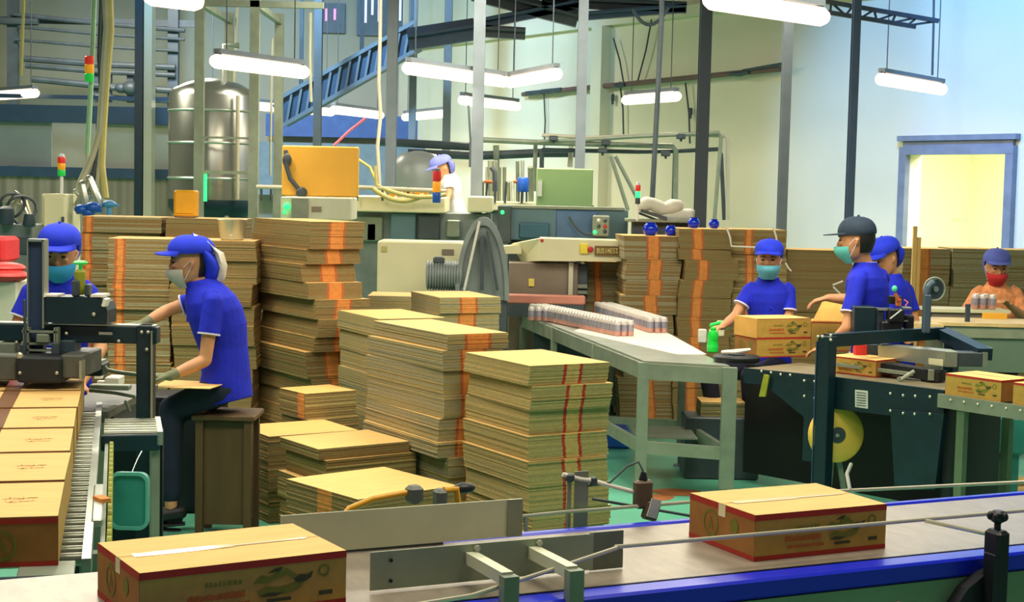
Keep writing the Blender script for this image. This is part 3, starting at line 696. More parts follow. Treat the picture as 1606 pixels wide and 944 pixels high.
for px, py, r in ((128, 328, .05), (146, 325, .055), (138, 333, .045)): q.ell(D(px, py, 12.1), (r*1.2, r, r*.8))
q.tube([D(120, 330, 12.1), D(160, 328, 12.1)], .03, 8); q.tube([D(140, 332, 12.1), D(140, 662, 12.1)], .03, 8)
single(q, 'blue_motor', 'lblue', 'dark blue motor under the shiny fittings at left', 'motor', smooth=True)
q = MB(); q.ell(D(171, 320, 12.1), (.06, .05, .03)); q.tube([D(160, 323, 12.1), D(186, 322, 12.1)], .012, 6); q.tube([D(171, 322, 12.1), D(171, 663, 12.1)], .02, 8)
single(q, 'blue_valve', mat('light_blue_valve', (70, 140, 190), .4), 'small light blue valve right of the dark blue motor', 'valve', smooth=True)

# red bundle, pink crate and cans at the far left
t = single(pxbox(MB(), -30, 372, 7, 412, 9.2, .3, ch=.02), 'pink_crate', 'maskr', 'pinkish red crate cut off by the left side of the view', 'crate')
q = MB(); q.ell(D(8, 420, 9.0), (.12, .12, .035)).ell(D(10, 432, 8.95), (.13, .12, .04)); single(q, 'red_sack', 'redc', 'red folded sack below the pinkish crate at the far left', 'sack', smooth=True)
q = pxbox(MB(), -40, 440, 27, 600, 8.9, .5, ch=.01); single(q, 'side_table', 'cream2', 'cream metal side table at the far left with cans on it', 'table', origin=(D(0, 500, 9).x, 9.1, 0))

# white cabinet, motor and belt guard
t = thing('drive_cabinet', 'large cream white cabinet behind the wide carton stack', 'cabinet', (D(660, 420, 12.7).x, 12.7, 0))
C(pxbox(MB(), 590, 379, 724, 640, 12.6, .5, ch=.012), 'body', 'cream', t); C(pxbox(MB(), 693, 391, 712, 400, 12.59, .02), 'name_plate', 'brownm', t)
C(pxbox(MB(), 598, 386, 607, 395, 12.59, .02), 'badge', 'cabley', t)
t = thing('electric_motor', 'round grey finned motor in front of the cream white cabinet', 'motor', (D(696, 455, 12.2).x, 12.2, 0))
c = D(696, 432, 12.2); q = MB(); prof = []
for i in range(13): x = -.13+.26*i/12; prof += [(.118, x), (.118, x+.011), (.106, x+.012), (.106, x+.019)]
q.lathe([(.09, -.14)]+prof+[(.07, .15)], 24, c=c, mt=Matrix.Rotation(math.pi/2, 4, 'Y')); C(q, 'housing', 'mach', t, smooth=True)
C(MB().box(c+Vector((0, 0, -.14)), (.2, .18, .03)).box((c.x, c.y+.02, (c.z-.15)/2), (.24, .2, c.z-.15)), 'stand', 'mach', t)
C(MB().box(c+Vector((-.04, -.02, .125)), (.09, .08, .05), ch=.01), 'terminal_box', 'machd', t)
t = thing('belt_guard', 'grey arched belt guard with spokes right of the finned motor', 'machine guard', (D(752, 455, 12.15).x, 12.15, 0))
c = D(756, 470, 12.15); pts = []
rr = lambda a: (.215*math.cos(a), .66*math.sin(a))
outer = [rr(math.pi*k/20) for k in range(21)]; inner = [(x*.84, z*.9) for x, z in outer[::-1]]
q = MB(); q.prism([(x, z) for x, z in outer+inner], -.05, .05, 0, Matrix.Translation(c) @ Matrix.Rotation(math.pi/2, 4, 'X'))
C(q, 'rim', 'mach', t)
q = MB(); q.prism([(x*.86, z*.92) for x, z in outer], .0, .02, 0, Matrix.Translation(c) @ Matrix.Rotation(math.pi/2, 4, 'X')); C(q, 'mesh_panel', 'mach', t)
q = MB(); q.bar(D(728, 455, 12.08), D(752, 347, 12.08), .05, .02); C(q, 'pale_strut', 'label', t)
q = MB(); q.bar(D(756, 455, 12.08), D(756, 370, 12.08), .03, .02); q.bar(D(780, 455, 12.08), D(764, 362, 12.08), .03, .02); C(q, 'strut', 'machd', t)
C(MB().box((c.x, c.y+.05, c.z/2), (.4, .12, c.z)), 'base', 'machd', t)

# teal machine with its control box
t = thing('packing_machine', 'long teal blue machine with a switch box, below the pale green panel', 'machine', (D(890, 350, 14.2).x, 14.2, 0))
C(pxbox(MB(), 792, 327, 985, 378, 14.0, .7, ch=.01), 'hood', 'teal', t); C(pxbox(MB(), 795, 380, 980, 560, 14.2, .5), 'body', 'machd', t)
C(pxbox(MB(), 792, 324, 980, 328, 13.97, .6), 'top_edge', 'steelm', t)
C(pxbox(MB(), 814, 350, 862, 374, 13.97, .05, ch=.01), 'window_panel', 'teal2', t); C(pxbox(MB(), 872, 330, 938, 374, 13.98, .04, ch=.01), 'blue_panel', mat('slate_blue_panel', (84, 118, 158), .45), t)
C(pxbox(MB(), 780, 322, 802, 382, 13.9, .3, ch=.01), 'end_post', 'machd', t)
C(pxbox(MB(), 930, 338, 956, 371, 13.8, .15, ch=.01), 'switch_box', 'steelm', t)
for px, py, m in ((939, 346, 'label'), (949, 346, 'machd'), (949, 355, 'redc'), (949, 363, 'machd'), (939, 355, 'machd'), (788, 333, 'glow'), (933, 364, 'glow')):
    C(MB().ell(D(px, py, 13.79 if px > 900 else 13.88), (.018, .015, .018)), 'button', m, t, smooth=True)
C(MB().tube(swag(D(893, 340, 13.9), D(930, 366, 13.85), .06), .012, 6), 'cable', 'machd', t, smooth=True)
t = thing('upright_board', 'pale green upright panel standing on the teal machine', 'panel', (D(885, 325, 15.0).x, 15.0, D(885, 326, 15).z))
C(pxbox(MB(), 841, 264, 930, 325, 15.0, .08, ch=.01), 'sheet', 'greenp', t); C(pxbox(MB(), 843, 283, 850, 308, 14.98, .03), 'notice_strip', 'label', t)
q = MB()
for px in (845, 925): pxbox(q, px, 322, px+4, 520, 15.05, .05)
C(q, 'support_leg', 'mach', t)
# cream discharge hood with its dark name plate
t = thing('discharge_hood', 'cream angular hood with yellow switch and dark name plate', 'machine', (D(890, 392, 13.3).x, 13.3, 0))
A_ = [D(848, 374, 13.2), D(980, 378, 13.2), D(980, 410, 13.2), D(848, 409, 13.2)]; B_ = [p+Vector((0, .5, 0)) for p in A_]
A2 = [D(802, 383, 13.6), D(848, 374, 13.2), D(848, 409, 13.2), D(818, 411, 13.6)]; B2 = [p+Vector((.02, .35, 0)) for p in A2]
C(MB().hull8(A_, B_).hull8(A2, B2), 'hood', 'cream', t)
C(MB().hull8([D(773, 388, 13.5), D(818, 384, 13.5), D(818, 398, 13.5), D(785, 398, 13.5)], [p+Vector((0, .3, 0)) for p in (D(773, 388, 13.5), D(818, 384, 13.5), D(818, 398, 13.5), D(785, 398, 13.5))]), 'chute_lip', 'cream', t)
C(pxbox(MB(), 910, 382, 922, 398, 13.17, .04, ch=.004), 'switch_plate', mat('bright_yellow', (236, 214, 60), .5), t)
C(MB().lathe([(.022, 0), (.026, .02), (.015, .03)], 12, c=D(926, 391, 13.17), mt=Matrix.Rotation(math.pi/2, 4, 'X')), 'stop_button', 'redc', t, smooth=True)
C(pxbox(MB(), 933, 386, 974, 401, 13.17, .03), 'name_plate', mat('bronze_plate', (112, 88, 36), .5), t)
q = MB()
def strokes(q, x0, y0, x1, y1, Y, s, seed):
    """blurred lettering of the name plate, letter by letter"""
    L5 = {'B': ((0, 0, .2, 1), (.2, 0, .8, .18), (.2, .42, .8, .58), (.2, .82, .8, 1), (.7, .1, .9, .9)), 'U': ((0, 0, .2, 1), (.7, 0, .9, 1), (.1, .82, .8, 1)),
          'S': ((0, 0, .9, .18), (0, 0, .2, .5), (0, .42, .9, .58), (.7, .5, .9, 1), (0, .82, .9, 1)), 'I': ((.3, 0, .55, 1),), 'N': ((0, 0, .2, 1), (.7, 0, .9, 1), (.15, .3, .75, .6)),
          'E': ((0, 0, .2, 1), (0, 0, .9, .18), (0, .42, .7, .58), (0, .82, .9, 1)), 'Z': ((0, 0, .9, .18), (.35, .18, .6, .82), (0, .82, .9, 1))}
    n = len(s); cw = (x1-x0)/n
    for i, c_ in enumerate(s):
        for a, b, c2, d2 in L5.get(c_, ()):
            pxbox(q, x0+(i+a*.85)*cw, y0+b*(y1-y0), x0+(i+c2*.85)*cw, y0+d2*(y1-y0), Y, .012)
strokes(q, 936, 389.5, 970, 397, 13.16, 'BUSINESZ', 1)
C(q, 'lettering', mat('pale_gold_letters', (232, 212, 130), .5), t)
C(MB().ell(D(850, 377, 13.19), (.015, .01, .015)), 'bolt', 'redc', t)
C(pxbox(MB(), 796, 412, 905, 600, 13.35, .5, ch=.01), 'cabinet', 'brownm', t); C(pxbox(MB(), 829, 437, 838, 449, 13.33, .02), 'yellow_sticker', mat('pale_yellow_sticker', (226, 210, 96), .6), t)
C(pxbox(MB(), 890, 412, 897, 600, 13.3, .03).box((0, -50, 0), (.001, .001, .001)) if False else pxbox(MB(), 890, 412, 897, 600, 13.3, .03), 'edge_strip', 'cream2', t)
C(pxbox(MB(), 903, 415, 922, 470, 13.4, .1, ch=.01), 'hinge_column', 'machd', t)
q = MB(); pxbox(q, 903, 446, 921, 452, 13.36, .04); pxbox(q, 903, 456, 921, 461, 13.36, .04); C(q, 'vent', 'steelm', t)
# filler pipes, drum, pipe rack
t = thing('filler_heads', 'cluster of upright pale filler tubes right of the worker in white', 'machine', (D(800, 320, 16.2).x, 16.2, 0))
q = MB(); random.seed(11)
for px in range(756, 838, 7): h = random.choice([252, 262, 270, 285]); q.tube([D(px, 318, 16.2+random.random()*.3), D(px+random.uniform(-1, 1), h, 16.2+random.random()*.2)], random.choice([.012, .02, .03]), 8)
C(q, 'filler_tube', 'steelm', t, smooth=True)
q = MB(); 
for px in (762, 776, 792, 818): q.tube([D(px, 318, 16), D(px+2, 285, 16)], .014, 6)
q.tube([D(770, 262, 16.1), D(776, 270, 16.1), D(776, 300, 16.1)], .03, 6); C(q, 'dark_tube', 'machd', t, smooth=True)
q = MB(); pxbox(q, 757, 316, 840, 331, 16, .5, ch=.01); C(q, 'tray', 'cream', t); C(pxbox(MB(), 760, 331, 838, 520, 16.1, .3), 'base', 'mach', t)
for px in (766, 812): C(MB().ell(D(px, 285, 15.95), (.05, .03, .02)), 'clamp', 'redp2', t, smooth=True)
t = thing('blue_drum', 'small blue drum standing among the pale filler tubes', 'drum', (D(820, 302, 15.9).x, 15.9, D(820, 317, 15.9).z))
a, b = D(820, 278, 15.9).z-t.location.z, D(820, 301, 15.9).z-t.location.z
MB().lathe([(.056, b), (.062, b+.01), (.062, a-.02), (.05, a)], 18).build('barrel', 'lblue', t, smooth=True)
MB().tube([(-.04, 0, 0), (-.04, 0, b)], .01, 6).tube([(.04, 0, 0), (.04, 0, b)], .01, 6).build('stand', 'machd', t)
t = thing('pipe_rack', 'rack of grey horizontal pipes with elbows along the cream wall', 'pipe rack', (D(1000, 230, 17.5).x, 17.5, 0))
for i, (pts, r) in enumerate((([(845, 222), (906, 220), (1000, 214), (1128, 208), (1131, 215), (1124, 300), (1120, 350)], .022), ([(850, 212), (930, 216), (1060, 210), (1138, 213), (1141, 220), (1141, 345)], .022),
        ([(750, 219), (860, 224), (930, 226), (1055, 229), (1060, 236), (1059, 345)], .03), ([(850, 235), (1000, 238), (1060, 237), (1126, 234), (1131, 242), (1136, 345)], .024),
        ([(840, 224), (838, 300)], .024), ([(896, 228), (894, 262)], .03), ([(778, 228), (780, 320)], .035), ([(757, 244), (845, 240), (905, 240)], .05))):
    C(MB().tube([D(x, y, 17.4+.08*i) for x, y in pts], r, 8), 'pipe', ['steelm', 'frostl', 'steelm', 'machd'][i % 4], t, smooth=True)
q = MB()
for px, py in ((868, 217), (945, 236), (950, 224), (1068, 214), (1044, 241)): q.box(D(px, py, 17.3), (.1, .1, .06), ch=.01); q.tube([D(px, py, 17.3), D(px, py+8, 17.3)], .015, 6)
q.tube([D(1059, 240, 17.6), (D(1059, 240, 17.6).x, 17.6, 0)], .03, 6); q.tube([D(850, 240, 17.6), (D(850, 240, 17.6).x, 17.6, 0)], .03, 6)
C(q, 'valve', 'machd', t, smooth=True)
C(MB().tube([D(958, 245, 17.2), D(985, 330, 17.2)], .025, 6).tube([D(965, 245, 17.2), D(1000, 312, 17.2)], .025, 6), 'brace', 'steelm', t, smooth=True)
for x0, y0, x1, y1, lab in ((590, 222, 740, 230, 'grey horizontal pipe left of the worker in white'), (640, 240, 740, 244, 'thick grey pipe level with the cap of the worker in white')):
    rod('process_pipe', [D(x0, y0, 19), D(x1, y1, 19)], .05, 'machd', lab, 'pipe')
t = thing('process_vessel', 'pale arched vessel behind the lamp stack, near the worker in white', 'vessel', (D(655, 300, 18.5).x, 18.5, 0))
C(MB().lathe([(.3, D(655, 320, 18.5).z), (.32, 2.0), (.32, 2.2), (.22, 2.32), (.05, 2.36)], 24, c=(D(655, 300, 18.5).x, 18.5, 0)), 'shell', 'frost', t, smooth=True); C(MB().lathe([(.25, 0), (.25, 1.9)], 16, c=(D(655, 300, 18.5).x, 18.5, 0)), 'stand', 'machd', t)

# shelf, white rolls and blue jars
t = thing('steel_shelf', 'low grey shelf behind the blue jars under the white rolls', 'shelf', (D(1040, 350, 13.6).x, 13.6, 0))
C(pxbox(MB(), 984, 344, 1094, 349, 13.5, .4, ch=.005), 'top', 'steelm', t); C(pxbox(MB(), 990, 349, 1090, 560, 13.6, .2), 'body', 'machd', t)
zs = D(1040, 344, 13.4).z
for i, (a, b, r0, lab) in enumerate((((1008, 322), (1062, 326), .062, 'upper white fabric roll lying above the blue jars'), ((1040, 338), (1086, 337), .055, 'lower white roll end nearest the dark column'))):
    p, q_ = D(*a, 13.6+.05*i), D(*b, 13.65+.05*i)
    pts = [p.lerp(q_, k/8) for k in range(9)]
    if i == 0: pts = [v+Vector((0, 0, .02*math.sin(k))) for k, v in enumerate(pts)]
    single(MB().tube(pts, [r0*(1+.08*math.sin(k*2.1)) for k in range(9)], 14, rnd=True), 'fabric_roll', 'sack', lab, 'roll', 'white rolls on the shelf', smooth=True)
q = MB(); q.bar(D(1005, 330, 13.5), D(1046, 343, 13.5), .03, .03); q.bar(D(1002, 334, 13.55), D(1030, 345, 13.55), .03, .02); single(q, 'roll_rest', 'machd', 'dark slanting rest under the upper white roll', 'rack')
def jar(px, pybot, Y, z, r, label):
    t = thing('blue_jar', label, 'jar', (D(px, pybot, Y).x, Y, z), 0, 'blue glazed jars')
    MB().lathe([(r*.6, 0), (r*.85, .012), (r*1.05, r*.7), (r*.98, r*1.2), (r*.7, r*1.6), (r*.62, r*1.7), (r*.7, r*1.78), (r*.55, r*1.78), (r*.5, r*1.5)], 22).build('body', 'jar', t, smooth=True)
    MB().lathe([(r*.54, r*1.6), (r*.5, r*1.72), (r*.1, r*1.8)], 16).build('lid', 'jar', t, smooth=True)
zj = front(977, 369, 12.85).z; zk = front(1064, 358, 12.8).z
jar(1020, 365, 13.02, zj, .062, 'blue jar on the lower stack, the larger one left of the column')
jar(1052, 366, 13.08, zj, .05, 'blue jar next to the corner of the taller stack')
jar(1088, 352, 13.05, zk, .05, 'blue jar top showing just left of the dark column foot')
jar(1120, 352, 13.1, zk, .044, 'rightmost blue jar, only its rim showing above the stack')

# ================================================================ foreground belt conveyor
O2 = Vector((.58, 3.43, 0)); TH2 = math.radians(25)
def L2(u, v, z=0.): return O2+Vector((u*math.cos(TH2)-v*math.sin(TH2), u*math.sin(TH2)+v*math.cos(TH2), z))
cv = thing('belt_conveyor', 'long belt conveyor with blue plastic edges crossing the foreground', 'conveyor', O2, TH2)
MB().box((.3, .25, 1.035), (5.6, .50, .03)).build('belt', 'belt', cv)
for v, w_, zt_2 in ((-.035, .066, 1.03), (.52, .03, 1.032)):
    u0_ = -2.5 if v < 0 else -1.12
    MB().box(((u0_+3.1)/2, v, zt_2), (3.1-u0_, w_, .045), ch=.006).build('edge_guide', 'blue', cv)
for v in (-.05, .525): MB().box((.3, v, .94), (5.6, .03, .13)).build('side_frame', mat('green_grey_steel', (128, 156, 118), .5, .2, .12, 5), cv)
q = MB()
for u in (-1.9, -.9, .1, 1.2, 2.4): q.box((u, .24, .93), (.05, .55, .05))
q.build('cross_member', 'steelm', cv)
for u in (-1.9, -.9, 1.2, 2.4):
    for v in (-.02, .50): MB().box((u, v, .46), (.05, .05, .92)).box((u, v, .01), (.09, .09, .02)).build('leg', 'steelm', cv)
q = MB()
for k in range(24): q.lathe([(.006, 0), (.007, .003), (.003, .005)], 8, c=(-2.3+k*.22, -.065, .96), mt=Matrix.Rotation(math.pi/2, 4, 'X'))
q.build('rivet', 'chrome', cv)
MB().box((.3, -.001, 1.052), (5.6, .006, .004)).build('edge_seam', 'black', cv)
# guard plates standing on the conveyor
t = thing('guide_plate', 'nearer galvanised guide plate carried on two square arms', 'guide plate', L2(-.6, .13, 1.055), TH2)
MB().box((-.03, 0, .041), (.53, .004, .082)).build('plate', mat('galv_green', (156, 166, 136), .45, .12, .12, 6), t); MB().box((.27, .002, .041), (.085, .005, .086)).build('end_plate', mat('dull_zinc', (118, 124, 104), .5, .4, .12, 9), t)
for z in (.018, .062): MB().lathe([(.004, 0), (.004, .004)], 8, c=(-.25, -.003, z), mt=Matrix.Rotation(math.pi/2, 4, 'X')).build('hole', 'black', t)
for u in (-.065, .085):
    MB().box((u, -.095, .052), (.026, .19, .026)).build('arm', 'galv', t); MB().box((u, -.20, -.05), (.034, .026, .22)).build('post', 'steelm', t)
    MB().lathe([(.007, 0), (.007, .008)], 6, c=(u+.012, -.004, .073), mt=Matrix.Rotation(math.pi/2, 4, 'X')).build('bolt', 'chrome', t)
t = thing('guide_plate', 'farther galvanised guide plate behind the left carton', 'guide plate', L2(-.68, .485, 1.055), TH2)
MB().box((.0, 0, .048), (.61, .004, .092)).build('plate', 'galv', t); MB().box((.285, -.004, .048), (.04, .004, .092)).build('end_plate', 'steelm', t)
MB().box((-.1, .02, .0), (.4, .03, .012)).build('foot_flange', 'machd', t)
# guide rails
t = thing('guide_rail', 'round guide rail passing in front of the right-hand carton', 'guide rail', L2(0, .03, 1.126), TH2)
MB().tube([(-.36, .01, -.0), (.3, .01, 0), (1.6, .01, 0)], .005, 8).build('rod', 'chrome', t, smooth=True)
MB().tube([(.50, .01, -.003), (.575, -.13, -.012)], .0055, 8).build('branch_rod', 'chrome', t, smooth=True)
MB().tube([(-.36, .0, -.0), (-.55, -.03, -.03), (-.75, -.10, -.045), (-.95, -.12, -.05)], .005, 8).build('curved_end', 'chrome', t, smooth=True)
t = thing('rail_clamp', 'black plastic clamp with star knob holding the guide rail', 'clamp', L2(.586, -.115, .868), TH2)
MB().box((0, 0, .10), (.045, .05, .22), ch=.008).box((0, 0, .225), (.04, .055, .07), ch=.008).build('body', 'black', t)
MB().prism([(-.12, .0), (-.02, -.1), (.02, -.1), (.02, .1), (-.02, .09), (-.07, .06)], -.018, .018, 0, Matrix.Translation((0, .03, .06)) @ Matrix.Rotation(math.pi/2, 4, 'X')).build('bracket_arm', 'black', t)
q = MB(); q.lathe([(.008, .25), (.008, .275), (.016, .28), (.018, .285), (.018, .30), (.012, .305)], 12)
for k in range(5): a = k*2*math.pi/5; q.ell((.017*math.cos(a), .017*math.sin(a), .292), (.009, .009, .011), 8, 6)
q.build('star_knob', 'black', t, smooth=True)
t = thing('guide_rail', 'thin round rail along the far edge of the belt', 'guide rail', L2(0, .62, 1.075), TH2)
MB().tube([(-.62, 0, -.01), (-.2, 0, 0), (.6, 0, .002), (1.9, 0, -.028)], .005, 8).build('rod', 'chrome', t, smooth=True)
MB().tube([(.72, .0, .0), (.80, .12, .02), (.86, .18, .035)], .006, 8).build('branch_rod', 'steelm', t, smooth=True)
for u in (-.3, 1.45): MB().tube([(u, 0, -.005), (u, -.02, -.11), (u, -.08, -.11)], .006, 8).build('support', 'steelm', t, smooth=True)
t = thing('sensor_bracket', 'small sensor on a pale rod and post above the far belt edge', 'sensor', L2(-.165, .64, 1.005), TH2)
MB().tube([(0, 0, 0), (0, 0, .16)], .006, 8).build('post', 'steelm', t, smooth=True)
MB().box((.035, 0, .07), (.04, .004, .2)).build('flat_strip', 'steelm', t)
MB().tube([(-.02, 0, .165), (.03, .0, .15), (.06, 0, .145), (.21, .0, .1)], .006, 8).build('rod', 'paper', t, smooth=True)
MB().box((.0, 0, .155), (.022, .022, .022), ch=.004).box((.07, 0, .143), (.018, .018, .02), ch=.003).build('clamp', 'machd', t)
MB().box((.215, -.01, .10), (.05, .03, .075), ch=.006).box((.235, -.02, .055), (.045, .02, .05), ry=.3, ch=.005).build('sensor_head', mat('sensor_brown', (96, 74, 50), .5), t)
MB().box((.235, -.036, .065), (.03, .004, .05), ry=.3).build('label_plate', 'label', t)
MB().lathe([(.01, .13), (.012, .14), (.006, .16)], 10, c=(.215, -.01, 0)).build('connector', 'black', t, smooth=True)
MB().tube([(.215, -.01, .16), (.205, 0, .185), (.17, 0, .175), (.12, 0, .135), (.05, 0, .13)], .003, 6).build('cable', 'machd', t, smooth=True)
MB().tube([(.08, .02, .09), (.4, .02, .02)], .004, 8).build('lower_rod', 'machd', t, smooth=True)

# printed cartons
def carton(label, corner, rot, W, L, H, group='sealed printed cartons', front=True, ex=None, tapew=True, name='carton_box', redw=.014, ink=True, bottomred=True):
    """corner = front bottom corner; local x along the long printed face, local y away"""
    q = MB(); e = .0006
    q.box((L/2, W/2, H/2), (L, W, H), 0)
    # faces: 1 printed side, 2 end, 3 top, 4 red band, 5 olive ink, 6 dark ink, 7 orange ink, 8 tape
    def fr(x0, x1, z0, z1, m, k=1): q.add([(x0, -e*k, z0), (x1, -e*k, z0), (x1, -e*k, z1), (x0, -e*k, z1)], [(0, 1, 2, 3)], m)
    def en(y0, y1, z0, z1, m, k=1): q.add([(-e*k, y0, z0), (-e*k, y1, z0), (-e*k, y1, z1), (-e*k, y0, z1)], [(3, 2, 1, 0)], m)
    def en2(y0, y1, z0, z1, m, k=1): q.add([(L+e*k, y0, z0), (L+e*k, y1, z0), (L+e*k, y1, z1), (L+e*k, y0, z1)], [(0, 1, 2, 3)], m)
    def tp(x0, x1, y0, y1, m, k=1): q.add([(x0, y0, H+e*k), (x1, y0, H+e*k), (x1, y1, H+e*k), (x0, y1, H+e*k)], [(0, 1, 2, 3)], m)
    fr(0, L, 0, H, 1); en(0, W, 0, H, 2); en2(0, W, 0, H, 2); tp(0, L, 0, W, 3)
    for f, w_ in ((fr, L), (en, W), (en2, W)):
        f(0, w_, H-redw, H, 4, 2)
        if bottomred: f(0, w_, 0, redw*.8, 4, 2)
    if ink:
        def poly(pts, m, k=3): q.add([(x*L, -e*k, z*H) for x, z in pts], [tuple(range(len(pts)))], m)
        # script line, red line, emblem with a dark head, ring mark
        rnd = random.Random(3)
        x = .30
        while x < .47: w_ = rnd.uniform(.012, .022); poly([(x, .60), (x+w_, .61), (x+w_*.9, .60+rnd.uniform(.06, .13)), (x+w_*.2, .69)], 5); x += w_+.006
        x = .22
        while x < .48: w_ = rnd.uniform(.014, .03); poly([(x, .36), (x+w_, .37), (x+w_, .47+rnd.uniform(-.02, .03)), (x, .46)], 7); x += w_+.004
        x = .24
        while x < .52: w_ = rnd.uniform(.02, .04); poly([(x, .21), (x+w_, .21), (x+w_, .28), (x, .28)], 7); x += w_+.006
        poly([(.53, .58), (.57, .72), (.62, .66), (.66, .78), (.70, .80), (.73, .70), (.76, .62), (.72, .60), (.70, .68), (.66, .64), (.60, .56)], 5)
        poly([(.55, .42), (.60, .50), (.66, .46), (.72, .50), (.76, .55), (.80, .62), (.77, .42), (.72, .34), (.62, .30), (.56, .34)], 5)
        poly([(.73, .58), (.76, .66), (.80, .64), (.83, .70), (.82, .58), (.79, .52), (.75, .52)], 6, 4)
        poly([(.60, .74), (.64, .82), (.68, .84), (.66, .76)], 6, 4); poly([(.56, .32), (.60, .38), (.68, .36), (.64, .30)], 6, 4)
        for (cx, cz, ra, rb) in ((.885, .68, .12, .075),):
            for k in range(14):
                a, b = k*2*math.pi/14, (k+1)*2*math.pi/14; ar = H/L
                poly([(cx+ra*ar*math.cos(a), cz+ra*math.sin(a)), (cx+ra*ar*math.cos(b), cz+ra*math.sin(b)), (cx+rb*ar*math.cos(b), cz+rb*math.sin(b)), (cx+rb*ar*math.cos(a), cz+rb*math.sin(a))], 5)
        poly([(.86, .22), (.93, .22), (.93, .30), (.86, .30)], 6); poly([(.60, .20), (.72, .20), (.72, .26), (.60, .26)], 6)
        # end mark: ring around an upright wedge
        def ring(y, z, ra, rb, m, side=-1):
            for k in range(20):
                a, b = k*2*math.pi/20, (k+1)*2*math.pi/20
                pts = [(r*math.cos(t)+y, r*math.sin(t)+z) for r, t in ((ra, a), (ra, b), (rb, b), (rb, a))]
                q.add([((-3*e if side < 0 else L+3*e), yy, zz) for yy, zz in pts], [(0, 1, 2, 3)], m)
        def wedge(y, z, s, m):
            for pp in (((-.5, -.6), (-.25, -.6), (.05, .5), (0, .7)), ((.5, -.6), (.25, -.6), (-.05, .5), (0, .7)), ((-.2, -.15), (.2, -.15), (.2, 0), (-.2, 0))):
                q.add([(-3*e, y+a*s, z+b*s) for a, b in pp], [(0, 1, 2, 3)], m)
        r0 = H*.30; ring(W*.66, H*.5, r0, r0*.82, 5); wedge(W*.66, H*.5, r0*.75, 5)
        ring(W*.30, H*.6, r0*.55, 0.001, 5)
    if tapew:
        tp(0, L, W*.5-.001, W*.5+.001, 9, 2); tp(.03, L*.55, W*.5-.016, W*.5+.012, 8, 3); tp(L*.55, L*.93, W*.5-.010, W*.5+.004, 8, 3)
        q.add([(-2.5*e, W*.5-.018, H-.03), (-2.5*e, W*.5+.012, H-.03), (-2.5*e, W*.5+.012, H), (-2.5*e, W*.5-.018, H)], [(3, 2, 1, 0)], 8)
    o = q.build(name, ['cardside', 'boxside', 'boxend', 'card', 'redp', 'inkg', 'inkd', 'inko', 'tape', 'cardB'], loc=corner, rz=math.radians(rot))
    return tag(o, label, 'carton', group)
pr = G(1185, 808, 1.16); carton('sealed printed carton on the belt, right of the guide plates', (pr.x, pr.y, 1.0505), 26, .28, .385, .109)
pl_ = G(219, 899, 1.16); carton('sealed printed carton on the belt at the lower left, nearest of all', (pl_.x, pl_.y, 1.0505), 31, .28, .43, .109)

# ================================================================ left roller conveyor and taping machine
O3 = Vector((-1.03, 3.70, 0)); TH3 = math.radians(104.5-90)
def L3(x, y, z=0.): return O3+Vector((x*math.cos(TH3)-y*math.sin(TH3), x*math.sin(TH3)+y*math.cos(TH3), z))
rc = thing('roller_conveyor', 'gravity roller conveyor carrying the left row of cartons', 'conveyor', O3, TH3)
NR = 34
for i in range(NR):
    y = .06+i*.078
    o = MB().tube([(-.80, 0, 0), (-.012, 0, 0)], .017, 10).build('roller', 'rollerm', rc, smooth=True) if i == 0 else rl.copy()
    if i == 0: rl = o
    else: COL.objects.link(o); o.parent = rc
    o.location = (0, y, .963)
MB().box((.0, 1.32, .955), (.022, 2.74, .07)).build('side_rail', 'steel', rc); MB().box((-.82, 1.32, .955), (.022, 2.74, .07)).build('side_rail', 'steel', rc)
for y in (.25, 2.5):
    for x in (0, -.82): MB().box((x, y, .47), (.045, .045, .93)).box((x, y, .008), (.09, .09, .016)).build('leg', 'steelm', rc)
MB().box((.035, 1.25, .935), (.012, 2.3, .03)).build('chain_rail', 'steelm', rc)
for i in range(22):
    o = MB().lathe([(.012, -.008), (.02, -.006), (.02, .006), (.012, .008)], 12, mt=Matrix.Rotation(math.pi/2, 4, 'Y')).build('skate_wheel', 'ygreen', rc, smooth=True) if i == 0 else wh.copy()
    if i == 0: wh = o
    else: COL.objects.link(o); o.parent = rc
    o.location = (.052, .30+i*.085, .945)
MB().box((.02, .62, .985), (.03, .5, .022), ch=.004).build('guide_bar', 'steel', rc)
MB().box((.03, .62, 1.0), (.03, .06, .012), rz=.4).build('orange_tag', 'orange', rc)
t = thing('transfer_plate', 'bare metal transfer plate at the near end of the roller conveyor', 'plate', L3(-.09, -.10, .978), TH3)
MB().box((0, 0, 0), (.13, .15, .006), ch=.002).build('plate', 'steelm', t); MB().box((0, -.08, -.02), (.9, .02, .05)).build('edge_bar', 'coldark', t)
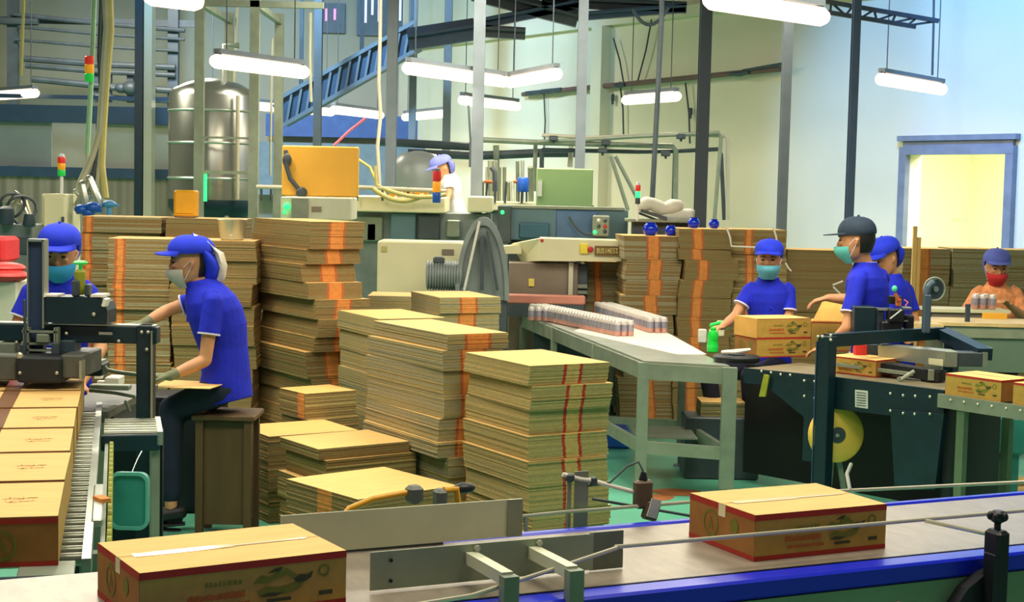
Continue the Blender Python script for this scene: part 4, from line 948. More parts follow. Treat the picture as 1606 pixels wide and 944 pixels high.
# cartons queueing on the rollers; their short faces look at the viewer
H3 = .12
def carton3(label, y, dx=0., tb=True):
    q = MB(); W, L, H = .38, .43, H3; e = .0007
    q.box((-W/2, L/2, H/2), (W, L, H), 0)
    def fr(x0, x1, z0, z1, m, k=1): q.add([(x0, -e*k, z0), (x1, -e*k, z0), (x1, -e*k, z1), (x0, -e*k, z1)], [(0, 1, 2, 3)], m)
    def sd(y0, y1, z0, z1, m, k=1): q.add([(e*k, y0, z0), (e*k, y1, z0), (e*k, y1, z1), (e*k, y0, z1)], [(0, 1, 2, 3)], m)
    def tp(x0, x1, y0, y1, m, k=1): q.add([(x0, y0, H+e*k), (x1, y0, H+e*k), (x1, y1, H+e*k), (x0, y1, H+e*k)], [(0, 1, 2, 3)], m)
    fr(-W, 0, 0, H, 2); fr(-W, 0, H-.017, H-.003, 3, 2); fr(-W, 0, 0, .012, 3, 2); sd(0, L, 0, H, 1); tp(-W, 0, 0, L, 4); tp(-W, 0, L-.004, L, 6, 2)
    tp(-W*.66-.03, -W*.66+.03, 0, L, 5, 2)
    cx, cz, r = -.13, .052, .036
    for k in range(20):
        a, b = k*math.pi/10, (k+1)*math.pi/10
        q.add([(cx+rr_*math.cos(t_), -3*e, cz+rr_*math.sin(t_)) for rr_, t_ in ((r, a), (r, b), (r*.82, b), (r*.82, a))], [(0, 1, 2, 3)], 7)
    for pp in (((-.5, -.6), (-.25, -.6), (.05, .5), (0, .7)), ((.5, -.6), (.25, -.6), (-.05, .5), (0, .7)), ((-.2, -.15), (.2, -.15), (.2, 0), (-.2, 0))):
        q.add([(cx+a*r*.75, -3*e, cz+b*r*.75) for a, b in pp], [(0, 1, 2, 3)], 7)
    rnd = random.Random(5)
    for gx, gy in ((-.12, .2), (-.085, .2)):   # faint printed characters on the lid
        for k in range(9):
            x = gx+rnd.uniform(-.016, .016); y_ = gy+rnd.uniform(-.03, .03)
            if rnd.random() < .5: tp(x-.012, x+.012, y_, y_+.005, 8, 2)
            else: tp(x, x+.004, y_-.014, y_+.014, 8, 2)
    o = q.build('carton_box', ['cardside', 'boxside', 'boxend', 'redp', 'card', 'tapeb', 'cardB', 'inkg', 'faint' if 'faint' in K else 'cardC'], loc=L3(-.065+dx, y, .981), rz=TH3+random.uniform(-.012, .012))
    return tag(o, label, 'carton', 'cartons on the left roller conveyor')
K['faint'] = mat('faint_print', (220, 168, 98), .75, 0, .1, 20)
K['tape'] = K['tape']
for i, lab in enumerate(['nearest carton on the left rollers, its end mark facing the viewer', 'second carton from the near end of the left rollers', 'third carton from the near end of the left rollers',
        'fourth carton from the near end of the left rollers', 'fifth carton on the left rollers, just short of the taping machine', 'carton passing under the black tape head at left']):
    carton3(lab, -.07+i*.462, dx=.0)

# taping machine (left)
tm = thing('taping_machine', 'dark teal carton taping machine on the left with a tall mast', 'taping machine', (-1.5, 6.1, 0))
C(MB().box((-2.25, 6.05, 1.300), (1.70, .07, .068), ch=.004), 'top_beam', 'dark', tm)
C(MB().box((-2.25, 6.05, 1.337), (1.68, .06, .006)), 'beam_edge', 'steel', tm)
xq = D(229, 600, 6.05).x
C(MB().box((xq, 6.05, .67), (.058, .09, 1.34), ch=.004), 'post', 'dark', tm)
C(MB().box((-3.05, 6.05, .67), (.058, .09, 1.34), ch=.004), 'post', 'dark', tm)
C(MB().box((xq+.034, 6.0, .67), (.004, .02, 1.3)), 'post_edge', 'steel', tm)
q = MB()
for px, py in ((222, 521), (232, 521), (230, 548), (104, 523), (26, 537), (186, 535)): q.ell(D(px, py, 5.995), (.007, .005, .007), 8, 6)
C(q, 'bolt', 'chrome', tm, smooth=True)
C(pxbox(MB(), 155, 521, 176, 525, 5.99, .01), 'slot_handle', 'steel', tm)
C(pxbox(MB(), 43, 378, 67, 560, 6.0, .05, ch=.004), 'mast', mat('slate_mast', (42, 58, 84), .4), tm)
q = MB(); pxbox(q, 43, 375, 68, 379, 5.985, .06); pxbox(q, 66, 376, 69, 515, 5.985, .06); pxbox(q, 42, 376, 44, 515, 5.985, .06); C(q, 'mast_edge', 'steel', tm)
q = MB(); a, b = D(72, 465, 5.98), D(168, 508, 5.98)
poly = [(a.x, b.z), (a.x, a.z), (b.x-.05, a.z), (b.x-.01, a.z-.02), (b.x, a.z-.05), (b.x, b.z)]
q.prism([(x, z) for x, z in poly], -.14, 0, 0, Matrix.Translation((0, 5.98, 0)) @ Matrix.Rotation(math.pi/2, 4, 'X')); C(q, 'motor_housing', 'dark', tm)
q = MB(); C(pxbox(MB(), 68, 462, 90, 466, 5.98, .1), 'bright_edge', 'paper', tm); C(pxbox(MB(), 142, 462, 162, 466, 5.98, .1), 'bright_edge', 'paper', tm); C(MB().box(D(166, 474, 5.98), (.012, .06, .03), ry=.3), 'corner_cover', 'paper', tm)
C(MB().ell(D(147, 493, 5.975), (.008, .006, .008)), 'screw', 'chrome', tm)
q = MB(); q.lathe([(.018, 0), (.022, .02), (.022, .09), (.012, .10)], 14, c=D(125, 462, 6.05)); C(q, 'tape_spool_holder', 'ygreen', tm, smooth=True)
C(MB().lathe([(.02, 0), (.03, .008), (.02, .016)], 14, c=D(126, 415, 6.05)).tube([D(126, 462, 6.05), D(126, 412, 6.05)], .007, 8), 'green_cap', 'green', tm, smooth=True)
q = MB(); pxbox(q, 112, 440, 122, 465, 6.0, .05, ch=.004); pxbox(q, 132, 446, 140, 465, 6.0, .05, ch=.004); q.tube([D(112, 445, 6.02), D(118, 438, 6.02), D(124, 446, 6.02)], .006, 6); C(q, 'spool_bracket', 'machd', tm)
q = MB()
for px in (36, 42, 84, 88): pxbox(q, px, 514, px+3, 560, 5.95, .03)
for py in (519, 538, 548): pxbox(q, 34, py, 90, py+3, 5.95, .03)
pxbox(q, 56, 524, 76, 538, 5.94, .05, ch=.004); C(q, 'carriage_frame', 'steelm', tm)
q = MB(); pxbox(q, 30, 540, 40, 558, 5.93, .03, ch=.003); pxbox(q, 80, 538, 92, 556, 5.93, .03, ch=.003); q.tube([D(38, 470, 5.9), D(40, 530, 5.9), D(37, 556, 5.9)], .006, 6); C(q, 'carriage_arm', 'machd', tm)
q = MB(); C(pxbox(MB(), -60, 557, 26, 596, 5.85, .3, ch=.006), 'side_block', 'greyblk', tm); C(pxbox(MB(), 94, 557, 127, 594, 5.85, .3, ch=.006), 'side_block', 'greyblk', tm)
C(pxbox(MB(), 25, 560, 95, 601, 5.82, .34, ch=.008), 'tape_head', mat('tape_head_black', (34, 40, 42), .5, 0, .12, 9), tm)
q = MB()
for px, py in ((31, 585), (89, 585)): q.ell(D(px, py, 5.815), (.007, .005, .007), 8, 6)
q.ell(D(31, 558, 5.83), (.014, .01, .014)); C(q, 'bolt', 'chrome', tm, smooth=True)
C(pxbox(MB(), 94, 534, 116, 560, 5.98, .1, ch=.004), 'small_cover', 'coldark', tm); C(pxbox(MB(), -5, 538, 24, 556, 5.98, .1, ch=.004), 'small_cover', 'steelm', tm)
q = MB(); pxbox(q, 124, 566, 128, 596, 5.84, .05); C(q, 'guide_strip', 'steel', tm)
# side unit between tape head and post
t = thing('side_drive_unit', 'small dark teal drive box with levers beside the tape head', 'machine', L3(.13, 2.1, .0), 0)
C(pxbox(MB(), 127, 570, 160, 590, 6.2, .12, ch=.006), 'drive_box', 'dark', t)
C(pxbox(MB(), 127, 566, 158, 570, 6.2, .1), 'lid', 'steelm', t)
C(MB().tube([D(164, 574, 6.2), D(168, 580, 6.2), D(186, 584, 6.2), D(220, 588, 6.2)], .009, 8), 'lever', 'steelm', t, smooth=True)
q = MB(); a = D(172, 625, 6.55)
q.box((a.x, 6.55, .965), (.22, .85, .03)); q.box((a.x, 6.12, .95), (.22, .02, .06)); C(q, 'bed_plate', 'greyblk', t)
C(MB().box((a.x, 6.6, .475), (.16, .6, .95)), 'pedestal', 'coldark', t)
q = MB(); C(pxbox(MB(), 164, 592, 186, 606, 6.4, .1, ch=.004), 'bright_block', 'paper', t); C(pxbox(MB(), 148, 589, 158, 594, 6.45, .04), 'bright_block', 'paper', t); C(pxbox(MB(), 152, 598, 163, 603, 6.4, .04), 'bright_block', 'paper', t)
q = MB(); pxbox(q, 140, 604, 202, 612, 6.3, .05, ch=.003); C(q, 'cross_bar', 'steelm', t); C(MB().tube([D(140, 612, 6.25), D(180, 616, 6.25), D(212, 622, 6.25)], .008, 6), 'linkage', 'steelm', t, smooth=True); C(MB().tube([D(196, 628, 6.2), D(204, 645, 6.2)], .006, 6), 'linkage', 'steelm', t, smooth=True)
t = thing('side_roller_table', 'short set of bright cross rollers between the cartons and the post', 'conveyor', L3(.06, 1.95, .0), TH3)
for i in range(6):
    o = MB().tube([(-.035, 0, 0), (.155, 0, 0)], .015, 10).build('roller', 'rollerm', t, smooth=True) if i == 0 else r6.copy()
    if i == 0: r6 = o
    else: COL.objects.link(o); o.parent = t
    o.location = (0, -.02+i*.058, .975)
MB().box((.165, .12, .965), (.02, .38, .05)).build('side_rail', 'steel', t); MB().box((.06, -.06, .95), (.21, .02, .06), ch=.004).build('front_rail', 'dark', t)
for y in (-.04, .28): MB().box((.15, y, .47), (.03, .03, .94)).build('leg', 'steelm', t)
# teal plastic basket hung on the machine side
p = D(203, 785, 5.12)
t = thing('plastic_lid', 'translucent teal plastic tub hanging below the cross rollers', 'tub', p)
def rrect(w_, h_, r, n=5):
    out = []
    for cx, cy, a0 in ((w_/2-r, h_/2-r, 0), (-w_/2+r, h_/2-r, 90), (-w_/2+r, -h_/2+r, 180), (w_/2-r, -h_/2+r, 270)):
        for k in range(n+1): a = math.radians(a0+90*k/n); out.append((cx+r*math.cos(a), cy+r*math.sin(a)))
    return out
rx_ = Matrix.Rotation(math.pi/2, 4, 'X')
MB().prism(rrect(.126, .188, .03), -.03, .006, 0, rx_).build('tub', 'teb', t)
o_ = rrect(.134, .198, .034); i_ = rrect(.114, .174, .026)
q = MB(); n = len(o_); vs = [(x, y, 0) for x, y in o_]+[(x, y, 0) for x, y in i_]+[(x, y, .012) for x, y in o_]+[(x, y, .012) for x, y in i_]; fs = []
for k in range(n): j = (k+1) % n; fs += [(k, j, n+j, n+k), (2*n+k, 2*n+j, 3*n+j, 3*n+k), (k, j, 2*n+j, 2*n+k), (n+k, n+j, 3*n+j, 3*n+k)]
q.add(vs, fs, 0, rx_); q.build('rim', mat('pale_teal_rim', (96, 178, 158), .35), t)
MB().tube([(0, .02, .085), (0, .10, .12), (0, .17, .14)], .002, 6).build('hook', 'steel', t)
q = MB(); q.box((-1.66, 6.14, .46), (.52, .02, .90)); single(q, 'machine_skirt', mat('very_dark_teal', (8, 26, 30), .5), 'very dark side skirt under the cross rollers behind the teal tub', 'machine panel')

# ================================================================ packing table and right taping machine
tb = thing('packing_table', 'long stainless packing table running back to the cream hood', 'table', (.84, 9.6, 0), 0)
A, B, C3, D3 = Vector((.84, 9.62, 0)), Vector((1.36, 9.44, 0)), Vector((.88, 13.1, 0)), Vector((.10, 13.15, 0))
def quadslab(q, pts, z0, z1, mi=0): return q.prism([(p.x, p.y) for p in pts], z0, z1, mi)
C(quadslab(MB(), [A, B, C3, D3], .835, .85), 'top', 'steel', tb)
for a, b in ((A, B), (A, D3), (B, C3), (D3, C3)):
    C(MB().bar(a+Vector((0, 0, .785)), b+Vector((0, 0, .785)), .03, .10), 'apron', 'steelm', tb)
    if a is not D3: C(MB().bar(a.lerp(b, 0)+Vector((0, 0, .30)), (b if b is not D3 else a.lerp(b, .33))+Vector((0, 0, .30)), .03, .08) if a is A else MB().bar(a+Vector((0, 0, .3)), a.lerp(b, .33)+Vector((0, 0, .3)), .03, .08), 'lower_rail', 'steelm', tb)
for p, w_ in ((A, .07), (B, .09), (A.lerp(D3, .33), .05), (B.lerp(C3, .33), .05), (D3, .06), (C3, .06), (A.lerp(D3, .68), .05)):
    C(MB().box((p.x, p.y, .46), (w_, .05, .76)), 'leg', 'steelm', tb); C(MB().lathe([(.045, 0), (.04, .012), (.014, .02), (.014, .10)], 14, c=(p.x, p.y, 0)), 'levelling_foot', 'machd', tb, smooth=True)
C(MB().bar(A.lerp(D3, .33)+Vector((0, 0, .3)), B.lerp(C3, .33)+Vector((0, 0, .3)), .03, .05), 'lower_rail', 'steelm', tb); C(MB().box((1.02, 10.05, .33), (.4, .5, .01)), 'lower_shelf', 'steelm', tb)
q = MB(); P1, P2, P3, P4 = G(900, 520, .85), G(1062, 556, .85), G(1108, 556, .85), G(1041, 519, .85); P5 = G(940, 500, .85)
single(quadslab(MB(), [P1, P2, P3, P4, P5], .8505, .853), 'cover_sheet', 'paper', 'white sheet lying on the packing table in front of the cans', 'sheet')
q = MB(); pxbox(q, 795, 463, 918, 477, 13.0, .12, ch=.01); p = D(850, 470, 13); 
single(q, 'pink_tray', 'pinky', 'pinkish tray of goods at the far end of the packing table', 'tray')
single(MB().box((.48, 12.85, .37), (.6, .3, .72), ch=.01), 'infeed_cabinet', 'machd', 'dark cabinet under the far end of the packing table', 'cabinet')
single(MB().box((.66, 11.5, .07), (.5, .4, .14), ch=.02), 'blue_crate', 'lblue', 'dark blue crate on the floor under the packing table', 'crate')
single(pxbox(MB(), 797, 477.2, 916, 497.5, 13.01, .1), 'tray_base', 'machd', 'dark base under the pinkish tray at the far end of the table', 'base')
# footrest bundle under the table
single(bundle(.30, .26, .10, None, None, 'R', None, random.Random(77), .004), 'footrest_bundle', ['card', 'cardE', 'cardA', 'orange', 'redp2'], 'short carton bundle on the lower shelf under the sandal', 'bundle of flat cartons', origin=(0, 0, 0)).location = (1.28, 10.18, .42)
single(MB().box((1.43, 10.31, .21), (.5, .3, .42), ch=.01), 'footrest_box', 'machd', 'dark box under the packing table holding up the footrest bundle', 'box')

# cans in rows
can_prof = [(.020, 0), (.0255, .004), (.0265, .012), (.0265, .098), (.0235, .108), (.022, .112), (.0225, .1145), (.0205, .1145), (.0195, .112)]
can0 = thing('drink_can', 'pinkish white drink can standing in the rows on the packing table', 'can', (0, 0, 0), 0, 'cans on the packing table')
MB().lathe([(.020, 0), (.0255, .004), (.0265, .012), (.0265, .034)], 12, 1).lathe([(.0265, .034), (.0265, .082)], 12, 2).lathe([(.0265, .082), (.0265, .098), (.0235, .108)], 12, 0).build('body', ['canp', 'canr', 'canb'], can0, smooth=True); MB().lathe([(.0236, .108)]+can_prof[5:], 12).build('rim', 'cant', can0, smooth=True)
MB().box((.003, 0, .1135), (.016, .009, .0012), ch=.0004).build('pull_tab', 'cant', can0)
cans = []
def rowcans(a, b, n, k, side, label):
    a, b = Vector(a), Vector(b); d_ = (b-a).normalized(); s_ = Vector((-d_.y, d_.x, 0))*side
    n = int((b-a).length/.0555)+1
    for i in range(n):
        for j in range(k):
            p = a+d_*.0555*i+s_*.0545*j
            o = can0 if not cans else copy_tree(can0)
            o['label'] = f'{ordw(i+1)} can from the near end, {["left", "middle", "right"][j]} row of the {label} can block'
            o.location = (p.x, p.y, .8535); o.rotation_euler = (0, 0, random.random()*6); cans.append(o)
ONES = 'first second third fourth fifth sixth seventh eighth ninth'.split()
def ordw(n):
    T10 = {10: 'tenth', 11: 'eleventh', 12: 'twelfth', 13: 'thirteenth', 14: 'fourteenth', 15: 'fifteenth', 16: 'sixteenth', 17: 'seventeenth', 18: 'eighteenth', 19: 'nineteenth', 20: 'twentieth', 30: 'thirtieth'}
    return ONES[n-1] if n < 10 else T10[n] if n in T10 else {2: 'twenty-', 3: 'thirty-'}[n//10]+ONES[n % 10-1]
a_, b_ = G(968, 527, .855), G(832, 497, .855)
rowcans(a_+Vector((0, .03, 0)), b_, 34, 3, -1, 'nearer')
a_, b_ = G(1024, 521, .855)+Vector((-.02, 0, 0)), G(936, 494, .855)
rowcans(a_, b_, 24, 3, -1, 'farther')
for i in range(4):
    o = copy_tree(can0, f'{ordw(i+1)} can from the left in the short row by the pink tray'); o.location = (.16+i*.06, 12.42-.01*i, .8535); cans.append(o)
# things around the woman's hands
t = thing('green_bottle', 'bright green plastic bottle standing at the front of the packing table', 'bottle', G(1118, 553, .85)+Vector((0, .02, 0)))
MB().lathe([(.03, 0), (.038, .006), (.038, .06), (.034, .07), (.036, .08), (.037, .12), (.03, .142), (.016, .15)], 18).build('body', 'gbottle', t, smooth=True)
MB().lathe([(.019, .15), (.02, .152), (.02, .166), (.017, .17)], 14).build('cap', 'gbottle', t, smooth=True)
MB().lathe([(.0385, .03), (.0388, .032), (.0388, .05), (.0385, .052)], 18).build('label_band', 'green', t, smooth=True)
single(MB().box(G(1104, 540, .85)+Vector((0, .1, .05)), (.06, .05, .10), ch=.008), 'white_packet', 'label', 'small white printed packet behind the green bottle', 'packet')
single(MB().box(G(1133, 530, .85)+Vector((0, .12, .06)), (.055, .05, .12), ch=.008), 'cream_packet', 'cream', 'small cream packet between the green bottle and the cartons', 'packet')
q = MB().tube([G(1116, 510, .98), G(1132, 506, 1.0), G(1140, 513, .98)], .016, 10, rnd=True); single(q, 'green_cloth', 'green', 'crumpled green cloth held by the woman in the pale blue mask', 'cloth', smooth=True)
t = thing('tape_disc', 'flat black round tape reel lying at the front edge of the table', 'reel', G(1156, 567, .853)+Vector((0, .02, 0)))
MB().lathe([(.10, 0), (.145, .002), (.15, .012), (.15, .03), (.14, .038), (.06, .04)], 30).build('disc', 'black', t, smooth=True); MB().lathe([(.05, .04), (.052, .046), (.04, .05)], 18).build('hub', 'coldark', t, smooth=True)
pp = t.location
single(MB().tube([pp+Vector((-.09, 0, .056)), pp+Vector((-.02, -.02, .06)), pp+Vector((.08, .01, .074))], [.012, .018, .011], 8, rnd=True), 'crumpled_paper', 'paper', 'crumpled white paper lying on the black reel', 'paper', smooth=True)

# cartons being filled
def opencarton(label, corner, rot, W, L, H, flap=None, redz=.5):
    t = carton(label, corner, rot, W, L, H, group='cartons being packed', tapew=False, redw=.010, ink=True)
    return t
pb = G(1186, 561, .852)
carton('lower printed carton in front of the woman in the pale blue mask', (pb.x, pb.y, .8525), 22, .28, .41, .128, 'cartons being packed', tapew=False, redw=.010)
t = carton('upper carton stacked in front of the woman in the pale blue mask', (pb.x, pb.y, .9815), 22, .28, .41, .125, 'cartons being packed', tapew=False, redw=.003)
q = MB().box((-.0045, .14, .0625), (.008, .28, .127)); o = q.build('end_flap', mat('bright_flap', (222, 166, 78), .7), t)
pb2 = G(1276, 556, .852)
t = carton('open carton handled by the man in the navy cap', (pb2.x+.03, pb2.y+.25, .8525), 0, .26, .36, .20, 'cartons being packed', tapew=False, redw=.008)
o = MB().prism([(.0, 0), (.34, .0), (.36, .17), (.09, .17)], -.003, .003, 0, Matrix.Translation((0, .0, .20)) @ Matrix.Rotation(math.radians(70), 4, 'X')).build('raised_flap', mat('flap_yellow', (232, 186, 92), .7), t)
o = MB().box((.18, .0, .203), (.36, .006, .008)).build('flap_edge', 'orange', t)

# right taping machine: frame in local axes, u towards the viewer-right, v across
O4 = Vector((1.45, 9.4, 0)); TH4 = math.radians(-47)
rm = thing('taping_machine', 'dark teal taping machine on the right with bolted side panels', 'taping machine', O4, TH4)
cu, su = math.cos(TH4), math.sin(TH4)
def L4(x, y, z=0.): return O4+Vector((x*cu-y*su, x*su+y*cu, z))
def inv4(p): p = p-O4; return Vector((p.x*cu+p.y*su, -p.x*su+p.y*cu, p.z))
def S4(px, py, v=0.):
    """point of the machine's side plane (distance v behind it) seen at the given place, in machine axes"""
    d_ = ray(px, py); n = Vector((-su, cu, 0)); base = L4(0, v)
    t_ = (base-Vector((0, 0, ZC))).dot(n)/d_.dot(n); return inv4(Vector((0, 0, ZC))+d_*t_)
def side(pts, thick, m, name, par, v=0., **k):
    P = [S4(x, y, v) for x, y in pts]
    q = MB(); T_ = Matrix.Translation((0, v, 0)) @ Matrix.Rotation(math.pi/2, 4, 'X')
    q.prism([(p.x, p.z) for p in P], -thick, 0, 0, T_); return q.build(name, m, par, **k)
side([(1166, 577), (1300, 590), (1300, 655), (1262, 655), (1200, 604), (1166, 600)], .02, 'dark', 'side_panel', rm)
side([(1300, 590), (1480, 612), (1480, 660), (1398, 652), (1300, 640)], .02, 'dark', 'side_panel', rm, v=.0)
side([(1396, 642), (1480, 650), (1466, 768), (1403, 768)], .10, 'dark', 'leg_casing', rm, v=-.02)
p = S4(1440, 700); MB().box((p.x, .07, .1), (.06, .06, .2)).box((p.x, .07, .01), (.1, .1, .02)).build('foot', 'steelm', rm)
p = S4(1480, 640, 0)
MB().box((p.x+.02, .28, .42), (.05, .52, .84)).build('end_panel', 'black', rm)
pz = S4(1340, 595).z
bx0, bx1 = S4(1166, 580).x, S4(1480, 612).x
MB().box(((bx0+bx1)/2, .30, .80), (bx1-bx0, .56, .08)).build('bed', mat('bed_steel', (150, 140, 110), .35, .5, .15, 10), rm)
MB().box(((bx0+bx1)/2-.2, .575, .43), (bx1-bx0+.45, .02, .72)).build('shade_panel', 'black', rm)  # added black panel, imitates the shadowed space under the bed
side([(1262, 612), (1300, 618), (1296, 728), (1258, 722)], .012, 'dark', 'spool_bracket', rm, v=-.015)
for px, pts in ((0, ((1262, 597), (1278, 598), (1262, 621), (1278, 624), (1397, 617), (1417, 620), (1436, 621), (1459, 622), (1397, 644), (1417, 648), (1435, 649), (1459, 649), (1240, 588), (1225, 587), (1210, 584), (1195, 582))),):
    q = MB()
    b0 = MB().ell((0, 0, 0), (.008, .006, .008), 8, 6).build('bolt', 'chrome', rm, smooth=True)
    for k, (x, y) in enumerate(pts):
        o = b0 if k == 0 else b0.copy()
        if k: COL.objects.link(o); o.parent = rm
        o.location = S4(x, y, -.02)+Vector((0, -.005, 0))
side([(1341, 611), (1361, 613), (1361, 641), (1341, 638)], .003, 'label', 'rating_label', rm, v=-.003)
q = MB()
for k in range(6): a = S4(1343, 615+k*4, -.006); b = S4(1358, 616.5+k*4, -.006); q.bar(a, b, .0015, .0035)
q.build('label_lines', 'coldark', rm)
side([(1198, 587), (1206, 589), (1200, 622), (1190, 622)], .01, 'ygreen', 'lever_tab', rm, v=-.03)
# gantry
gp = S4(1295, 650, -.04)
MB().box((gp.x, -.05, .555), (.085, .08, 1.09), ch=.006).build('post', 'dark', rm)
MB().box((gp.x-.045, -.085, .54), (.006, .02, 1.05)).build('post_edge', 'blbeam', rm)
p1 = S4(1295, 529, -.05); q = MB()
bz = 1.072
a = Vector((gp.x, -.05, bz)); 
bw = inv4(D(1476, 522, 9.75)); 
q.bar(a, (bw.x, bw.y, bw.z), .06, .075); q.build('cross_beam', 'dark', rm)
b2 = inv4(D(1545, 556, 9.0)); MB().bar(bw, b2, .09, .07).build('arm_beam', 'dark', rm)
MB().bar(bw+Vector((.02, .05, .0)), b2+Vector((0, .07, .02)), .012, .03).build('arm_rail', 'steelm', rm)
MB().box((bw.x+.02, bw.y+.1, bw.z/2), (.07, .07, bw.z)).build('rear_post', 'dark', rm)
q = MB()
for x, y in ((1409, 522), (1420, 532), (1426, 524), (1442, 530), (1450, 530), (1384, 524), (1290, 528), (1303, 526), (1303, 533), (1283, 528)):
    q.ell(inv4(D(x, y, 9.6)) if x > 1350 else S4(x, y, -.093), (.009, .009, .009), 8, 6)
q.build('bolt', 'chrome', rm, smooth=True)
def C4(mb, name, m, **k):
    mb.v = [inv4(p) for p in mb.v]; return mb.build(name, m, rm, **k)
C4(pxbox(MB(), 1340, 481, 1374, 521, 9.6, .16, ch=.006), 'control_housing', 'dark')
C4(pxbox(MB(), 1374, 484, 1386, 521, 9.62, .14, ch=.004), 'housing_side', 'coldark')
q = MB(); pxbox(q, 1378, 484, 1404, 487, 9.6, .08); pxbox(q, 1416, 482, 1430, 485, 9.6, .06); pxbox(q, 1390, 502, 1424, 504, 9.6, .04); C4(q, 'bracket', 'steel')
q = MB(); q.box(D(1403, 470, 9.6), (.08, .05, .05), ch=.005); q.box(D(1404, 495, 9.6), (.10, .08, .09), ch=.01); q.box(D(1396, 512, 9.62), (.13, .1, .07), ch=.01); q.box(D(1424, 505, 9.65), (.06, .08, .09), ch=.01); C4(q, 'mechanism', 'black')
C4(MB().box(D(1409, 474, 9.52), (.03, .04, .05), ch=.004).tube([D(1409, 472, 9.5), D(1404, 460, 9.5)], .012, 8), 'copper_fitting', 'redp2')
C4(MB().ell(D(1403, 453, 9.5), (.018, .018, .022)), 'green_fitting', mat('mint_fitting', (80, 210, 160), .4), smooth=True)
C4(MB().tube([D(1420, 480, 9.5), D(1424, 474, 9.5), D(1418, 470, 9.5)], .005, 6), 'pink_tube', 'pinkcord', smooth=True)
C4(MB().tube([D(1396, 500, 9.5), D(1414, 486, 9.5)], .006, 6), 'rod', 'steel', smooth=True)
# reel arm
C4(MB().box(D(1453, 492, 9.45), (.045, .05, .24), ch=.006).tube([D(1453, 462, 9.45), D(1456, 450, 9.45), D(1462, 444, 9.45)], .022, 10, rnd=True), 'reel_arm', mat('slate_arm', (66, 84, 96), .5))
c = D(1464, 453, 9.5); q = MB(); rot_ = Matrix.Rotation(math.radians(20), 4, 'Z') @ Matrix.Rotation(math.pi/2, 4, 'X')
q.lathe([(.05, -.018), (.06, -.02), (.062, 0), (.06, .02), (.05, .018)], 26, c=c, mt=rot_)
C4(q, 'reel', 'coldark', smooth=True)
q = MB(); q.tube([c+Vector((.066*math.cos(a), -.022, .072*math.sin(a))) for a in [k*math.pi/12 for k in range(25)]], .006, 6); C4(q, 'reel_rim', 'steelm', smooth=True)
C4(MB().lathe([(.018, -.03), (.018, .03)], 14, c=c, mt=rot_), 'reel_hub', 'steel', smooth=True)
# grey motor casing under the arm
q = MB(); a0, a1, a2, a3 = D(1377, 541, 9.3), D(1483, 551, 8.95), D(1483, 575, 8.95), D(1377, 562, 9.3)
q.hull8([a0, a1, a2, a3], [p+Vector((.06, .14, .0)) for p in (a0, a1, a2, a3)]); C4(q, 'tape_head_casing', 'steel')
C4(pxbox(MB(), 1483, 551, 1502, 576, 8.95, .14, ch=.004), 'casing_end', 'steelm')
C4(pxbox(MB(), 1502, 553, 1541, 575, 8.98, .12, ch=.004), 'motor', 'machd'); C4(pxbox(MB(), 1541, 553, 1549, 575, 8.98, .12), 'motor_cap', 'steelm')
C4(MB().hull8([D(1457, 562, 8.98), D(1479, 564, 8.93), D(1479, 574, 8.93), D(1457, 571, 8.98)], [p+Vector((0, .01, 0)) for p in (D(1457, 562, 8.98), D(1479, 564, 8.93), D(1479, 574, 8.93), D(1457, 571, 8.98))]), 'sticker', 'cream')
C4(pxbox(MB(), 1342, 540, 1360, 563, 9.35, .08, ch=.003), 'red_block', 'redc'); C4(pxbox(MB(), 1360, 540, 1378, 562, 9.4, .08, ch=.003), 'grey_block', 'coldark')
q = MB(); q.bar(D(1350, 570, 9.25), D(1478, 590, 8.9), .12, .06); q.box(D(1462, 590, 8.95), (.1, .12, .09)); C4(q, 'underside_rail', 'black')
q = MB(); q.bar(D(1310, 571, 9.25), D(1432, 587, 8.95), .02, .02); q.tube([D(1412, 596, 8.9), D(1434, 582, 8.9)], .012, 8); q.tube([D(1410, 592, 8.9), D(1410, 612, 8.9)], .012, 8); q.box(D(1460, 588, 8.88), (.03, .03, .06)); C4(q, 'guide_rail', 'steelm')
carton('printed carton passing through the right taping machine', tuple(L4(.40, .30, .842)), -47, .26, .34, .10, 'cartons being packed', redw=.008)
# yellow film roll hung on the machine
t = thing('film_roll', 'large yellow roll of tape on a spindle below the right taping machine', 'tape roll', L4(S4(1312, 680, .055).x, .055, .0))
p = D(1311, 681, t.location.y); zz = p.z; t.location = (p.x, t.location.y, 0)
rt_ = Matrix.Rotation(math.radians(10), 4, 'Z') @ Matrix.Rotation(math.pi/2, 4, 'X')
MB().lathe([(.045, -.03), (.156, -.03), (.166, -.022), (.166, .022), (.156, .03), (.045, .03)], 32, c=(0, 0, zz), mt=rt_).build('roll', 'film', t, smooth=True)
MB().lathe([(.048, -.034), (.048, .034)], 20, c=(0, 0, zz), mt=rt_).build('core', 'machd', t, smooth=True)
MB().bar((0, .05, zz), (.10, .05, .02), .03, .03).bar((0, .05, zz), (-.03, .05, .02), .03, .03).build('stand_leg', 'steelm', t)
MB().tube([(0, -.045, zz), (0, .06, zz)], .012, 8).build('spindle', 'steel', t)
